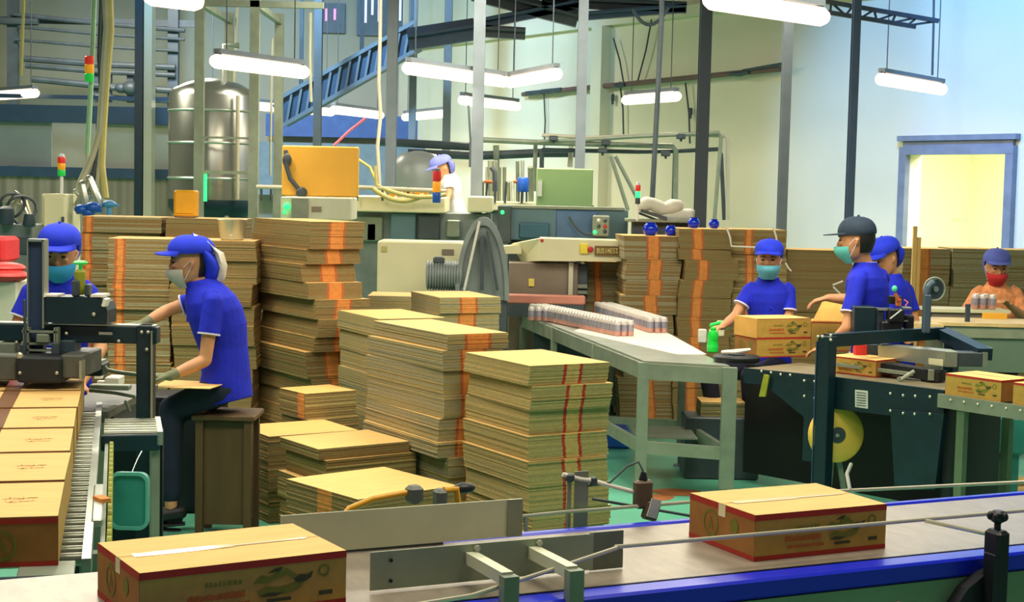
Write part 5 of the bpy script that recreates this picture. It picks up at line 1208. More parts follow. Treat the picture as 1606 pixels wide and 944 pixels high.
# right roller conveyor and its cartons
O5 = G(1484, 618, .84); TH5 = math.atan2(G(1606, 636, .84).y-O5.y, G(1606, 636, .84).x-O5.x)
t = thing('roller_conveyor', 'outfeed roller conveyor on the right with bolted steel rail', 'conveyor', (O5.x, O5.y, 0), TH5)
MB().box((.9, .0, .80), (1.9, .02, .075)).build('side_rail', 'steelm', t); MB().box((.9, .44, .80), (1.9, .02, .075)).build('side_rail', 'steelm', t)
for i in range(20):
    o = MB().tube([(0, .012, 0), (0, .428, 0)], .017, 10).build('roller', 'rollerm', t, smooth=True) if i == 0 else r7.copy()
    if i == 0: r7 = o
    else: COL.objects.link(o); o.parent = t
    o.location = (.04+i*.09, 0, .82)
q = MB()
for i in range(10): q.ell((.04+i*.09, -.013, .812), (.008, .006, .008), 8, 6)
q.build('axle_bolt', 'chrome', t, smooth=True)
for x in (.10, .95):
    for y in (.02, .42): MB().box((x, y, .38), (.05, .04, .77)).box((x, y, .01), (.1, .1, .02)).build('leg', mat('green_steel_leg', (96, 116, 86), .5, .2, .12, 6), t)
def L5(x, y, z): return Vector((O5.x+x*math.cos(TH5)-y*math.sin(TH5), O5.y+x*math.sin(TH5)+y*math.cos(TH5), z))
carton('printed carton leaving the right taping machine on the rollers', tuple(L5(-.02, .015, .8375)), math.degrees(TH5), .27, .365, .115, 'cartons on the outfeed rollers', redw=.012, bottomred=False)
carton('printed carton cut off by the right side of the view', tuple(L5(.42, .015, .8375)), math.degrees(TH5), .27, .365, .115, 'cartons on the outfeed rollers', redw=.012, bottomred=False)
# under the outfeed: green bin, black motor, scrap card
single(MB().box(D(1583, 680, 9.3), (.16, .2, .24), ch=.02).box((D(1583, 680, 9.3).x, 9.3, .18), (.1, .1, .36)), 'green_bin', 'teb', 'teal green bin under the outfeed rollers at the right side', 'bin')
t = thing('drive_motor', 'black motor beneath the outfeed rollers', 'motor', (D(1535, 670, 9.4).x, 9.4, 0))
z_ = D(1535, 672, 9.4).z
MB().lathe([(.07, -.11), (.09, -.1), (.09, .1), (.06, .12)], 20, c=(0, 0, z_), mt=Matrix.Rotation(math.pi/2, 4, 'Y')).build('housing', 'black', t, smooth=True)
MB().box((0, 0, z_/2-.04), (.14, .12, z_-.09)).build('stand', 'machd', t)
random.seed(5)
for i in range(9):
    x0, y0 = random.uniform(2.75, 3.45), random.uniform(9.7, 10.6)
    o = single(bundle(random.uniform(.22, .4), random.uniform(.2, .3), random.choice([.03, .05, .08]), None, None, 'R', None, random.Random(i+90), .006), 'scrap_cardboard', ['cardside', 'cardD', 'cardB', 'orange', 'redp2'],
               'brown scrap cardboard lying in the heap under the outfeed rollers', 'cardboard scrap', 'scrap cardboard heap', origin=(0, 0, 0))
    o['label'] = f'brown scrap cardboard piece under the outfeed rollers, {ordw(i//3+1)} row back, {["left", "middle", "right"][i % 3]}'; o.location = (2.80+(i % 3)*.42, 9.75+(i//3)*.36, .001); o.rotation_euler = (0, 0, random.uniform(-.15, .15))
# long table with green panels behind the right machine
t = thing('sorting_table', 'long table with grey-green side panel behind the right taping machine', 'table', (D(1540, 540, 11.0).x, 11.0, 0))
xl_, xr_ = D(1476, 520, 10.9).x, 5.0
zt = D(1540, 507, 10.9).z
C(MB().box(((xl_+xr_)/2, 11.15, zt-.012), (xr_-xl_+.3, .5, .024)), 'top', mat('pale_wood_top', (226, 196, 130), .5), t)
C(MB().box(((xl_+xr_)/2+.02, 10.92, zt-.19), (xr_-xl_, .02, .32)), 'side_panel', 'shadegreen', t); C(MB().box(((xl_+xr_)/2+.02, 10.905, zt-.075), (xr_-xl_, .02, .06)), 'upper_band', mat('sage_band', (140, 148, 120), .6), t)
for x in (xl_+.05, 4.4): C(MB().box((x, 11.2, (zt-.03)/2), (.05, .4, zt-.03)), 'leg', 'steelm', t)
single(pxbox(MB(), 1416, 508, 1480, 517, 10.6, .25), 'pale_board', mat('pale_wood_top2', (226, 196, 130), .5), 'pale board edge left of the sorting table', 'board')
z2 = D(1510, 484, 11.7).z
t = thing('cream_bench', 'cream topped bench in front of the worker in the red mask', 'bench', (D(1510, 500, 11.7).x, 11.7, 0))
C(MB().box((D(1515, 490, 11.7).x, 11.75, z2-.012), (.62, .3, .024)), 'top', 'cream', t); C(pxbox(MB(), 1462, 487, 1560, 500, 11.62, .02), 'apron', 'brownm', t); C(MB().box((D(1515, 490, 11.7).x, 11.8, z2/2-.02), (.5, .2, z2-.05)), 'body', 'machd', t)
single(pxbox(MB(), 1543, 491, 1580, 506, 11.35, .05, ch=.004), 'low_carton', 'yel', 'plain yellowish carton between the bench and the sorting table', 'carton')
single(pxbox(MB(), 1515, 477, 1522, 506, 11.0, .03, ch=.003), 'upright_bracket', 'coldark', 'small dark upright bracket on the sorting table', 'bracket')
p = D(1532, 484, 11.72)
for i, (dx, dy) in enumerate(((0, 0), (.065, .01), (.135, 0), (.03, .07), (.1, .07))):
    o = copy_tree(can0, ['can at the left of the group before the worker in the red mask', 'second can of the group before the worker in the red mask', 'right front can held up by the worker in the red mask', 'rear left can before the worker in the red mask', 'rear right can before the worker in the red mask'][i], 'cans before the worker in the red mask')
    o.location = (p.x-.03+dx, 11.68+dy, z2+.0005)
# things hanging about the floor
single(MB().lathe([(.03, 0), (.035, .01), (.035, .05), (.02, .06)], 14, c=(D(1484, 785, 9.3).x, 9.3, 0.)), 'blue_pot', 'blue', 'small blue plastic pot on the floor beneath the outfeed rollers', 'pot', smooth=True)
for i, (px, py, sx, sy) in enumerate(((1060, 772, .16, .06), (1035, 780, .09, .05), (1480, 770, .2, .1))):
    p = G(px, py, 0); single(MB().prism([(p.x+sx*math.cos(a)*(1+.15*math.sin(3*a)), p.y+sy*math.sin(a)*2) for a in [k*math.pi/8 for k in range(16)]], .0005, .0015), 'floor_stain', 'rust', ['rust brown stain on the green floor by the table foot', 'smaller rust stain left of the table foot', 'rust stain on the floor below the right machine'][i], 'stain', 'rust stains on the floor')
# vacuum gripper with yellow hose on the low stack
t = thing('strapping_tool', 'strapping tool with yellow hose and grey fittings before the low stacks', 'tool', L2(-.63, .66, .95), TH2)
MB().tube([(-.16, 0, .13), (-.13, .0, .165), (-.07, .0, .185), (.02, .0, .195)], .008, 10).build('yellow_hose', 'yhose', t, smooth=True)
MB().box((.04, 0, .19), (.04, .04, .045), ch=.008).build('grey_fitting', 'greyblk', t); MB().box((.11, 0, .175), (.03, .04, .05), ch=.008).build('grey_fitting', 'greyblk', t)
MB().tube([(.12, 0, .195), (.155, 0, .195), (.16, 0, .16)], .009, 10).build('hose_end', 'yhose', t, smooth=True)
MB().ell((.18, .01, .195), (.03, .02, .014)).build('black_cap', 'black', t, smooth=True)
MB().tube([(-.17, 0, .13), (-.05, -.01, .14), (.06, -.01, .152), (.14, 0, .15)], .007, 8).build('white_hose', 'paper', t, smooth=True)
MB().box((0, 0, .065), (.36, .03, .13), ch=.006).build('support', 'machd', t)

single(MB().box((D(285, 740, 8.75).x, 8.9, .34), (.42, .3, .68), ch=.01).box((D(285, 740, 8.75).x, 8.74, .34), (.36, .02, .6)), 'shade_block', 'black', 'black block added as shadow on the floor behind the leaning woman', 'cabinet')  # added black block, stands in for the shadow behind the legs

# ================================================================ people
def remeshed(mb, name, m, parent, voxel=.007, smooth=4, root=None):
    """fuse lofted limbs into one continuous skin"""
    me = mb.mesh('tmp', m)
    o = bpy.data.objects.new('tmp', me); COL.objects.link(o)
    r = o.modifiers.new('r', 'REMESH'); r.mode = 'VOXEL'; r.voxel_size = voxel
    s = o.modifiers.new('s', 'SMOOTH'); s.iterations = smooth; s.factor = .5
    dg = bpy.context.evaluated_depsgraph_get(); ev = o.evaluated_get(dg)
    nm = bpy.data.meshes.new_from_object(ev); bpy.data.objects.remove(o)
    nm.name = name
    nm.materials.clear(); nm.materials.append(K[m] if isinstance(m, str) else m)
    nm.polygons.foreach_set('use_smooth', [True]*len(nm.polygons)); nm.polygons.foreach_set('material_index', [0]*len(nm.polygons))
    sh = parent.location; nm.transform(Matrix.Translation(-sh))
    q = bpy.data.objects.new(name, nm); COL.objects.link(q); q.parent = parent
    return q

def limb(q, a, b, ra, rb, n=14, mid=None):
    a, b = Vector(a), Vector(b); m = a.lerp(b, .4)
    q.tube([a, m, b], [ra, mid if mid else (ra+rb)/2*1.04, rb], n, rnd=True)

def frame(fwd, up=Vector((0, 0, 1))):
    f = Vector(fwd).normalized(); r = f.cross(up).normalized(); u = r.cross(f)
    return r, f, u

def hand(q, w, d, palm, sgn=1, curl=.5, s=1., fat=1.):
    """w wrist, d finger direction, palm normal; five separate bent fingers"""
    d = Vector(d).normalized(); pn = Vector(palm); pn = (pn-d*pn.dot(d)).normalized(); sd = d.cross(pn)*sgn
    w = Vector(w)
    k = w+d*.085*s
    q.loft([(w-d*.01, sd*.024*s, pn*.018*s), (w+d*.03*s, sd*.036*s, pn*.017*s), (k, sd*.04*s, pn*.014*s), (k+d*.012*s, sd*.032*s, pn*.009*s)], 12)
    for i, (off, ln) in enumerate(((.029, .068), (.010, .078), (-.010, .073), (-.028, .058))):
        p = k+sd*off*s; dd = d; pts = [p-d*.02*s, p]; r = [.0098*s*fat, .0092*s*fat]
        for j, f in enumerate((.45, .32, .23)):
            ang = curl*(.55+.35*j); dd = (dd*math.cos(ang)+pn*math.sin(ang)).normalized(); p = p+dd*ln*f*s; pts.append(p); r.append((.0088-.0009*j)*s*fat)
        q.tube(pts, r, 8, rnd=True)
    b = w+d*.025*s+sd*.028*s
    d1 = (d*.62+sd*.7+pn*.3).normalized(); d2 = (d*.9+sd*.25+pn*.35).normalized()
    q.tube([b-sd*.01*s, b+d1*.034*s, b+d1*.034*s+d2*.03*s], [.013*s*fat, .0105*s*fat, .009*s*fat], 8, rnd=True)

def headmesh(q, c, R, s=1.):
    """R = (right, forward, up)"""
    r, f, u = R
    def P(x, y, z): return c+r*x*s+f*y*s+u*z*s
    rings = []
    for z, hx, hy, oy in ((-.118, .022, .024, .052), (-.108, .042, .050, .036), (-.09, .056, .070, .020), (-.06, .066, .084, .010), (-.02, .072, .092, .002), (.02, .075, .096, -.002), (.05, .0745, .096, -.004), (.08, .066, .085, -.008), (.10, .050, .064, -.010), (.114, .026, .034, -.012)):
        rings.append((P(0, oy, z), r*hx*s, f*hy*s))
    q.loft(rings, 22)
    q.tube([P(0, .088, .012), P(0, .104, -.018), P(0, .098, -.03)], [.008*s, .012*s, .012*s], 8, rnd=True)     # nose
    q.ell(P(0, .086, -.055), (.022*s, .012*s, .008*s), 10, 8)                       # lips
    q.ell(P(0, .078, -.098), (.02*s, .016*s, .014*s), 10, 8)
    for sg in (-1, 1):
        q.tube([P(sg*.072, -.004, .012), P(sg*.082, -.014, .006), P(sg*.078, -.008, -.018), P(sg*.072, .0, -.024)], [.008*s, .010*s, .009*s, .007*s], 8, rnd=True)
        q.ell(P(sg*.034, .078, -.012), (.02*s, .014*s, .012*s), 8, 6)

def patch(c, R, s, th0, th1, ph0, ph1, rad, thick, nt=16, npz=10, bulge=None):
    """shell patch around the head: th = angle from forward, ph = height fraction"""
    r, f, u = R; q = MB(); vs = []
    for layer in (0, thick):
        for j in range(npz+1):
            z = ph0+(ph1-ph0)*j/npz
            for i in range(nt+1):
                th = th0+(th1-th0)*i/nt; a, b = rad(z, th)
                x, y = (a+layer)*math.sin(th), (b+layer)*math.cos(th)
                if bulge: y += bulge(z, th)
                vs.append(c+r*x*s+f*y*s+u*z*s)
    N = (nt+1)*(npz+1); fs = []
    idx = lambda l, i, j: l*N+j*(nt+1)+i
    for j in range(npz):
        for i in range(nt):
            fs.append((idx(0, i, j), idx(0, i+1, j), idx(0, i+1, j+1), idx(0, i, j+1))); fs.append((idx(1, i, j), idx(1, i, j+1), idx(1, i+1, j+1), idx(1, i+1, j)))
    for j in range(npz):
        for i in (0, nt): fs.append((idx(0, i, j), idx(0, i, j+1), idx(1, i, j+1), idx(1, i, j)))
    for i in range(nt):
        for j in (0, npz): fs.append((idx(0, i, j), idx(0, i+1, j), idx(1, i+1, j), idx(1, i, j)))
    return q.add(vs, fs)

def person(label, J, face, cap='bonnet', deep=1., hsz=1.1, capm='capb', mask='maskb', shirt='shirt', trouser='trouser', s=.96, up=(0, 0, 1), handdir=None, glove=None, trim=True, curl=(.5, .5),
           palm=((0, 0, -1), (0, 0, -1)), voxel=.007, sleeve=.62, legs=True, collar=True, barefoot=None, hairdown=False, cat='person', wide=1.):
    V = {k: Vector(v) for k, v in J.items()}
    V['neck'] = V['neck'].lerp(V['head'], .13)
    for k in 'LR': V['sho'+k] = V['sho'+k].lerp(V['neck'], .10)
    root = thing('person', label, cat, (V['pelvis'].x, V['pelvis'].y, 0))
    L_ = root.location
    def Cc(mb, name, m, smooth=True, par=None): return mb.build(name, m, par or root, shift=L_, smooth=smooth)
    side_ = (V['shoR']-V['shoL']).normalized(); spine = (V['neck']-V['pelvis']).normalized()
    fwdT = side_.cross(spine)*-1; fwdT.normalize()           # chest forward
    hs = (V['hipR']-V['hipL']).normalized()
    hw = wide
    def torso(q, e=0., top=True, bottom=0.):
        p, n = V['pelvis'], V['neck']; sw = (V['shoR']-V['shoL']).length/2
        ax = lambda t: hs.lerp(side_, t).normalized()
        rg = []
        mid = V.get('mid', p.lerp(n, .5))
        def at(t): return (p*(1-t)**2+mid*2*t*(1-t)*1+n*t*t)
        for t, a, b in ((-.12+bottom, .150, .105), (0, .158, .112), (.18, .140, .100), (.38, .128, .096), (.6, .146, .112), (.76, .162, .114), (.87, .158, .102), (.94, .120, .084), (1.0, .078, .068), (1.05, .06, .058)):
            c = at(t) if t > 0 else p+(n-p)*t
            rg.append((c, ax(max(t, 0))*(a*s*hw+e), fwdT*(b*s*hw*deep+e)))
        q.loft(rg, 24)
    # body: one continuous skin
    q = MB(); torso(q, -.012)
    hc = V['head']; R = frame(face, Vector(up))
    q.tube([V['neck']-spine*.03, hc-R[2]*.06*s-R[1]*.02*s], [.055*s, .050*s], 14, rnd=True)
    headmesh(q, hc, R, s*hsz*.98)
    hd = handdir or {}
    for k, sg, i in (('L', 1, 0), ('R', -1, 1)):
        S_, E_, W_ = V['sho'+k], V['el'+k], V['wr'+k]
        limb(q, S_, E_, .044*s, .036*s); limb(q, E_, W_, .037*s, .025*s, mid=.036*s)
        hdv = Vector(hd[k]) if k in hd else (W_-E_)
        if not glove: hand(q, W_, hdv, palm[i], sg, curl[i], s)
        if legs:
            H, Kn, A = V['hip'+k], V['kn'+k], V['an'+k]
            limb(q, H, Kn, .078*s, .052*s); limb(q, Kn, A, .052*s, .034*s, mid=.052*s)
            fd = Vector((Kn.x-H.x, Kn.y-H.y, 0))
            if fd.length < .05: fd = Vector((fwdT.x, fwdT.y, 0))
            fd = Vector(J['foot'+k]) if 'foot'+k in J else fd.normalized()
            q.tube([A-fd*.04+Vector((0, 0, -.03)), A+fd*.05+Vector((0, 0, -.045)), A+fd*.13+Vector((0, 0, -.06)), A+fd*.165+Vector((0, 0, -.062))], [.033, .034, .027, .018], 12, rnd=True)
    remeshed(q, 'body', 'skin', root, voxel)
    if glove:
        for k, sg, i in (('L', 1, 0), ('R', -1, 1)):
            W_ = V['wr'+k]; E_ = V['el'+k]; hdv = Vector(hd[k]) if k in hd else (W_-E_); q = MB(); dd = (W_-E_).normalized()
            q.tube([W_-dd*.045, W_, W_+hdv.normalized()*.01], [.030*s, .029*s, .026*s], 12, rnd=True); hand(q, W_, hdv, palm[i], sg, curl[i], s*1.04, 1.12)
            remeshed(q, 'glove', glove, root, .005, 2)
    # shirt
    q = MB(); torso(q, .012, bottom=-.06)
    for k in 'LR':
        S_, E_ = V['sho'+k], V['el'+k]; e = S_.lerp(E_, sleeve); d_ = (E_-S_).normalized()
        q.tube([S_-d_*.02+(V['neck']-S_)*.25, S_, S_.lerp(e, .5), e], [.050*s, .056*s, .056*s, .056*s+.004], 16, rnd=False)
        q.ell(S_, (.054*s,)*3, 14, 10)
    shirt_o = remeshed(q, 'shirt', shirt, root, voxel, 3)
    if trim:
        for k in 'LR':
            S_, E_ = V['sho'+k], V['el'+k]; e = S_.lerp(E_, sleeve); d_ = (E_-S_).normalized()
            if sleeve < .9: Cc(MB().tube([e-d_*.004, e+d_*.005], .0635*s, 20), 'sleeve_trim', 'trimw', par=shirt_o)
    if collar:
        q = MB(); rg = []
        for t, ra in ((0, .069), (.5, .064), (1, .066)):
            c = V['neck']-spine*.012+spine*.036*t+R[1]*.004; rg.append((c, side_*ra*s, fwdT*ra*s*.98))
        q.loft(rg, 22)
        Cc(q, 'collar', shirt, par=shirt_o)
        if trim:
            c = V['neck']+spine*.026; pts = [c+(side_*math.cos(a)+fwdT*math.sin(a))*.067*s for a in [math.pi*(.62+1.76*k/16) for k in range(17)]]
            Cc(MB().tube(pts, .0028, 6), 'collar_trim', 'trimw', par=shirt_o)
        nf = V['neck']+fwdT*.075*s-spine*.01
        q = MB()
        for sg in (-1, 1): q.hull8([nf+side_*sg*.008-fwdT*.01, nf+side_*sg*.048-fwdT*.022, nf+side_*sg*.045-spine*.035+fwdT*.002, nf+side_*sg*.022-spine*.035+fwdT*.006], [p+fwdT*.006 for p in (nf+side_*sg*.008-fwdT*.01, nf+side_*sg*.048-fwdT*.022, nf+side_*sg*.045-spine*.035+fwdT*.002, nf+side_*sg*.022-spine*.035+fwdT*.006)])
        Cc(q, 'collar_flap', shirt, False, par=shirt_o)
        c0 = V['neck']+fwdT*.088*s-spine*.05; c1 = V['neck'].lerp(V['pelvis'], .32)+fwdT*.127*s
        Cc(MB().bar(c0, c1, .022, .006), 'placket', shirt, False, par=shirt_o)
    # trousers
    if legs:
        q = MB(); p, n = V['pelvis'], V['neck']
        q.loft([(p-spine*.07, hs*.14*s, fwdT*.108*s), (p, hs*.160*s, fwdT*.118*s), (p+spine*.07, hs*.15*s, fwdT*.112*s)], 22)
        for k in 'LR':
            H, Kn, A = V['hip'+k], V['kn'+k], V['an'+k]
            limb(q, H, Kn, .092*s, .066*s); limb(q, Kn, Kn.lerp(A, .86), .066*s, .058*s)
        remeshed(q, 'trousers', trouser, root, voxel*1.3, 3)
        for k in 'LR':
            A = V['an'+k]; H, Kn = V['hip'+k], V['kn'+k]; fd = Vector((Kn.x-H.x, Kn.y-H.y, 0)); fd = fd.normalized() if fd.length > .05 else Vector((fwdT.x, fwdT.y, 0)).normalized()
            if 'foot'+k in J: fd = Vector(J['foot'+k])
            q = MB(); sd_ = Vector((-fd.y, fd.x, 0)); c = A+Vector((0, 0, -.093))
            q.loft([(c-fd*.075, sd_*.02, Vector((0, 0, .010))), (c-fd*.05, sd_*.036, Vector((0, 0, .010))), (c+fd*.06, sd_*.044, Vector((0, 0, .010))), (c+fd*.15, sd_*.04, Vector((0, 0, .010))), (c+fd*.19, sd_*.018, Vector((0, 0, .008)))], 14)
            q.tube([c+fd*.07+sd_*.042+Vector((0, 0, .005)), c+fd*.085+sd_*.02+Vector((0, 0, .06)), c+fd*.085-sd_*.02+Vector((0, 0, .06)), c+fd*.07-sd_*.042+Vector((0, 0, .005))], [.010, .013, .013, .010], 8)
            Cc(q, 'sandal' if barefoot else 'shoe_sole', 'sandal' if barefoot else 'black')
            if not barefoot: Cc(MB().tube([A-fd*.045+Vector((0, 0, -.03)), A+fd*.05+Vector((0, 0, -.043)), A+fd*.13+Vector((0, 0, -.058)), A+fd*.172+Vector((0, 0, -.062))], [.042, .041, .034, .022], 14, rnd=True), 'shoe', 'black')
    # face
    r, f, u = R; s = s*hsz
    def P(x, y, z): return hc+r*x*s+f*y*s+u*z*s
    for sg in (-1, 1):
        q = MB(); q.ell(P(sg*.033, .087, .006), (.0125*s, .007*s, .005*s), 10, 6, mt=Matrix(((r.x, f.x, u.x, 0), (r.y, f.y, u.y, 0), (r.z, f.z, u.z, 0), (0, 0, 0, 1)))); Cc(q, 'eye', 'eyed')
        Cc(MB().tube([P(sg*.016, .0945, .024), P(sg*.034, .092, .029), P(sg*.052, .080, .024)], [.0028*s, .0035*s, .002*s], 6), 'eyebrow', 'hair')
    # hair: cap of hair over the back and sides
    hr = lambda z, th: ((.080*(1-.30*min(1, max(0, (-.01-z)/.07))), .101*(1-.30*min(1, max(0, (-.01-z)/.07)))) if z < .05 else (.080*math.sqrt(max(.02, 1-((z-.05)/.08)**2)), .101*math.sqrt(max(.02, 1-((z-.05)/.08)**2))))
    Cc(patch(hc, R, s, math.radians(106 if cap == 'baseball' else 120), math.radians(254 if cap == 'baseball' else 240), -.07 if not hairdown else -.11, .10, hr, .006, 20, 8), 'hair', 'hair')
    # mask
    if mask:
        def mr(z, th):
            k = 1-.38*max(0, (-.05-z)/.07)**1.5
            return (.078*k, .100*k+.004)
        def mbu(z, th): return .020*math.cos(th*1.1)*max(0, 1-((z+.055)/.06)**2)
        mask_o = Cc(patch(hc, R, s, math.radians(-72), math.radians(72), -.126, -.030, mr, .004, 16, 8, mbu), 'face_mask', mask)
        for sg in (-1, 1):
            Cc(MB().tube([P(sg*.076, .032, -.02), P(sg*.084, .0, .012), P(sg*.083, -.016, .0), P(sg*.068, .03, -.085)], .0018*s, 6), 'mask_loop', 'trimw', par=mask_o)
    # cap
    if cap:
        puff = {'bonnet': (.098, .118, .130), 'net': (.098, .120, .130), 'baseball': (.088, .108, .122)}[cap]
        a, b, h = puff; z0 = .046 if cap == 'baseball' else .064
        q = MB(); rg = []
        tilt = -.10
        for k in range(9):
            t = k/8*math.pi/2; cz = z0+math.sin(t)*(h-z0+.012); rr_ = math.cos(t)**.75 if k < 8 else .08
            oy = -.006-.012*math.sin(t)
            rg.append((P(0, oy, cz), r*(a*rr_*s), f*(b*rr_*s)+u*(.012*rr_)))
        rg.insert(0, (P(0, -.004, z0-.014), r*(a*.97*s), f*(b*.97*s)))
        q.loft(rg, 26); cap_o = Cc(q, 'cap', capm)
        bl = .075 if cap == 'baseball' else .058
        top = []; bot = []
        for k in range(13):
            an = math.radians(-62+124*k/12); e = math.cos(an*1.35)
            inn = P(a*.97*math.sin(an), b*.97*math.cos(an)-.004, z0-.004); out = P(a*1.02*math.sin(an), b*math.cos(an)+bl*max(.06, e), z0-.010-.016*abs(math.sin(an)) if cap != 'baseball' else z0-.008)
            top.append((inn, out))
        q = MB(); vs = []
        for (i_, o_) in top: vs += [i_+u*.004, o_+u*.003, i_-u*.004, o_-u*.003]
        fs = []
        for k in range(12):
            b0, b1 = k*4, k*4+4; fs += [(b0, b0+1, b1+1, b1), (b0+2, b1+2, b1+3, b0+3), (b0+1, b0+3, b1+3, b1+1), (b0, b1, b1+2, b0+2)]
        fs += [(0, 2, 3, 1), (48, 49, 51, 50)]
        q.add(vs, fs); Cc(q, 'brim', capm, par=cap_o)
        Cc(MB().ell(P(0, -.018, h+.014), (.008*s,)*3, 8, 6), 'cap_button', capm, par=cap_o)
        if cap in ('bonnet', 'net'):     # gathered bag over the back hair down to the nape
            q = MB(); g = 1. if cap == 'net' else .72
            q.loft([(P(0, -.060, .085), r*.078*s, f*.045*s+u*.03*s), (P(0, -.092, .030), r*.084*s, f*.046*s+u*.02*s), (P(0, -.100*g-.01, -.03*g), r*.078*s, f*.046*s), (P(0, -.094*g-.005, -.085*g), r*.058*s, f*.036*s), (P(0, -.082*g, -.118*g), r*.03*s, f*.02*s)], 20)
            Cc(q, 'hair_bag', capm, par=cap_o)
            if cap == 'net':
                rg = []
                for y, z, w_ in ((-.030, .128, .030), (-.092, .102, .034), (-.137, .045, .036), (-.152, -.02, .036), (-.142, -.08, .030), (-.115, -.112, .018)):
                    rg.append((P(0, y*1.04, z), r*w_*s*1.5, ((f*.4+u*.6) if z > .09 else f*1.).normalized()*.026*s))
                q = MB().loft(rg, 14); Cc(q, 'white_net', 'netw', par=cap_o)
    return root

def P8(px, py, Y): return D(px, py, Y)
# woman in profile at the left machine
Y = 8.25
person('woman in blue polo shirt leaning left, blue cap with white net, pale face mask', dict(
    pelvis=P8(352, 603, Y), mid=P8(362, 535, Y), neck=P8(322, 452, Y-.02), head=P8(299, 412, Y-.02),
    shoL=P8(336, 476, Y-.17), elL=P8(322, 565, Y-.20), wrL=P8(266, 590, Y-.30), shoR=P8(316, 472, Y+.16), elR=P8(262, 487, Y+.12), wrR=P8(226, 507, Y+.0),
    hipL=P8(345, 612, Y-.09), knL=P8(268, 640, Y-.12), anL=P8(268, 795, Y-.16), hipR=P8(345, 612, Y+.09), knR=P8(272, 650, Y+.1), anR=P8(262, 805, Y+.05), footL=(-.96, -.25, 0), footR=(-1, 0, 0)),
    (-1, -.16, -.04), cap='net', deep=1.28, mask='maskg', handdir=dict(L=(-1, -.15, .05), R=(-.9, -.4, -.1)), glove='glove', trouser='trouser2', curl=(.6, .5), sleeve=.55)
t = thing('wooden_stool', 'brown wooden box stool under the woman in the white-netted cap', 'stool', (P8(348, 700, Y).x+.03, Y+.02, 0))
MB().box((0, 0, .655), (.34, .32, .03), ch=.006).build('seat', 'wood', t)
for x in (-.13, .13):
    for y in (-.12, .12): MB().box((x, y, .32), (.04, .04, .64)).build('leg', 'wood', t)
MB().box((0, 0, .35), (.25, .22, .56)).build('side_board', 'wood', t)
q = MB(); a, b, c, d = G(240, 607, .84), G(330, 609, .84), G(358, 600, .84), G(262, 596, .84)
q.prism([(a.x, a.y), (b.x, b.y-.02), (c.x, c.y), (d.x, d.y)], .838, .842)
single(q, 'flat_cardboard', 'card', 'single flat cardboard sheet held on the lap of the leaning woman', 'cardboard')
# worker behind the left machine
Y = 7.9
person('worker in blue shirt and blue cap with bright blue mask, behind the left machine', dict(
    pelvis=P8(95, 610, Y+.05), neck=P8(96, 442, Y), head=P8(94, 398, Y-.05), shoL=P8(142, 462, Y), elL=P8(158, 545, Y-.08), wrL=P8(128, 600, Y-.3),
    shoR=P8(44, 462, Y), elR=P8(24, 520, Y-.05), wrR=P8(14, 512, Y-.28), hipL=P8(118, 625, Y+.05), knL=P8(118, 735, Y), anL=P8(116, 848, Y+.05), hipR=P8(72, 625, Y+.05), knR=P8(72, 735, Y), anR=P8(74, 848, Y+.05), footL=(0, -1, 0), footR=(0, -1, 0)),
    (.10, -1, -.20), cap='bonnet', mask='maskd', curl=(.5, .7), palm=((0, 0, -1), (0, 0, -1)), s=1.0)
# woman at the packing table
Y = 10.75
person('woman facing the viewer at the packing table, blue cap and pale blue mask', dict(
    pelvis=P8(1206, 565, Y+.05), neck=P8(1205, 445, Y), head=P8(1206, 408, Y-.05), shoL=P8(1240, 458, Y), elL=P8(1236, 512, Y-.08), wrL=P8(1215, 515, Y-.28),
    shoR=P8(1172, 458, Y), elR=P8(1153, 496, Y-.06), wrR=P8(1132, 513, Y-.28), hipL=P8(1224, 575, Y+.05), knL=P8(1175, 590, Y-.36), anL=P8(1180, 668, Y-.32), hipR=P8(1190, 575, Y+.05), knR=P8(1110, 585, Y-.28), anR=P8(1122, 655, Y-.30), footL=(-.3, -.95, 0), footR=(-.9, -.4, 0)),
    (-.26, -1, -.02), cap='bonnet', mask='maskb', handdir=dict(R=(-.5, -.7, 0), L=(-.6, -.7, -.3)), barefoot=True, s=.95, sleeve=.55, curl=(.6, .5))
single(MB().lathe([(.17, 0), (.17, .02), (.03, .03), (.03, .60), (.16, .63), (.16, .68)], 20, c=(P8(1206, 560, Y+.08).x+.02, Y+.08, 0)), 'work_stool', 'machd', 'round dark stool under the woman at the packing table', 'stool')
# man in the navy cap
Y = 9.95
person('man in navy baseball cap and teal mask, back half turned, blue polo shirt', dict(
    pelvis=P8(1368, 560, Y+.02), neck=P8(1360, 424, Y), head=P8(1343, 377, Y-.02), shoL=P8(1345, 442, Y-.15), elL=P8(1328, 515, Y-.22), wrL=P8(1300, 545, Y-.12),
    shoR=P8(1385, 440, Y+.16), elR=P8(1335, 470, Y+.36), wrR=P8(1298, 467, Y+.38), hipL=P8(1358, 575, Y-.06), knL=P8(1352, 680, Y-.06), anL=P8(1356, 752, Y-.02), hipR=P8(1380, 575, Y+.10), knR=P8(1384, 680, Y+.08), anR=P8(1386, 748, Y+.10), footL=(-.9, .4, 0), footR=(-.9, .4, 0)),
    (-1, .32, -.08), cap='baseball', capm='navy', mask='maskt', s=1.05, curl=(.5, .6), handdir=dict(R=(-1, .1, -.3), L=(-.9, .3, -.2)), sleeve=.68)
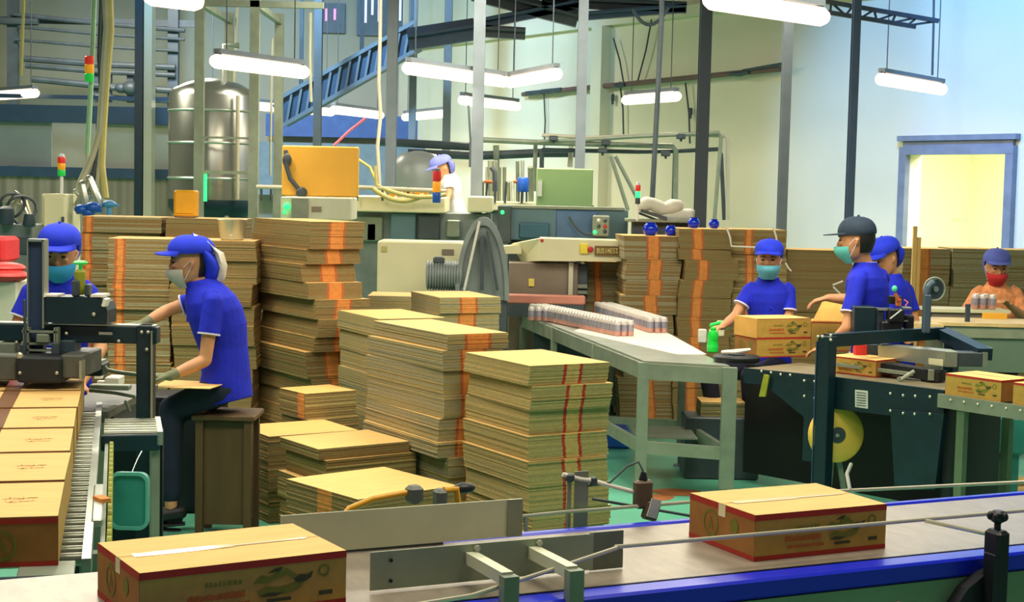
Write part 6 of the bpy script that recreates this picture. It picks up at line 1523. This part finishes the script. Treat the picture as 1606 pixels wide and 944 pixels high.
# worker behind him
Y = 10.9
person('worker in blue cap looking down, half hidden behind the man in the navy cap', dict(
    pelvis=P8(1402, 560, Y), neck=P8(1400, 440, Y), head=P8(1388, 405, Y-.03), shoL=P8(1395, 462, Y-.16), elL=P8(1392, 515, Y-.2), wrL=P8(1370, 530, Y-.3),
    shoR=P8(1424, 458, Y+.12), elR=P8(1436, 510, Y+.05), wrR=P8(1430, 522, Y-.12), hipL=P8(1390, 575, Y), knL=P8(1392, 650, Y), anL=P8(1392, 700, Y+.05), hipR=P8(1414, 575, Y+.1), knR=P8(1414, 650, Y+.1), anR=P8(1414, 700, Y+.12), footL=(-.8, -.6, 0), footR=(-.8, -.6, 0)),
    (-.85, -.42, -.38), cap='bonnet', mask=None, shirt='shirt', s=.98, trim=False)
# worker in orange with the red mask
Y = 12.35
person('worker in orange flowered shirt with red mask and faded blue cap', dict(
    pelvis=P8(1562, 560, Y), neck=P8(1562, 452, Y), head=P8(1563, 420, Y-.05), shoL=P8(1596, 462, Y), elL=P8(1610, 500, Y-.15), wrL=P8(1582, 478, Y-.36),
    shoR=P8(1530, 462, Y), elR=P8(1512, 498, Y-.12), wrR=P8(1532, 484, Y-.36), hipL=P8(1580, 570, Y), knL=P8(1580, 620, Y), anL=P8(1580, 672, Y), hipR=P8(1546, 570, Y), knR=P8(1546, 620, Y), anR=P8(1546, 672, Y), footL=(0, -1, 0), footR=(0, -1, 0)),
    (-.05, -1, -.12), cap='bonnet', capm=mat('faded_cap_cloth', (84, 96, 176), .85), mask='maskr', shirt='orshirt', s=1.0, collar=False, trim=False, sleeve=.98)
# distant worker in white behind the bottling line
Y = 16.2
q0 = P8(716, 340, Y)
single(MB().box((q0.x, Y+.1, q0.z/2-.40), (.7, .7, q0.z-.80)), 'work_platform', 'machd', 'dark platform behind the bottling line where the worker in white stands', 'platform')
person('stooping worker in white shirt and white and blue cap, far behind the bottling line', dict(
    pelvis=P8(717, 338, Y), neck=P8(704, 276, Y), head=P8(694, 265, Y-.05), shoL=P8(702, 284, Y-.15), elL=P8(705, 305, Y-.2), wrL=P8(698, 322, Y-.3),
    shoR=P8(710, 281, Y+.15), elR=P8(700, 303, Y+.15), wrR=P8(694, 318, Y+.1), hipL=P8(716, 346, Y-.1), knL=P8(716, 392, Y-.1), anL=(q0.x, Y-.1, q0.z-.72), hipR=P8(718, 346, Y+.1), knR=P8(719, 392, Y+.1), anR=(q0.x+.03, Y+.1, q0.z-.72), footL=(-1, 0, 0), footR=(-1, 0, 0)),
    (-1, -.25, -.45), cap='bonnet', capm=mat('white_blue_cap', (120, 130, 214), .8), mask=None, shirt='white', s=.95, trim=False, collar=False, voxel=.012)
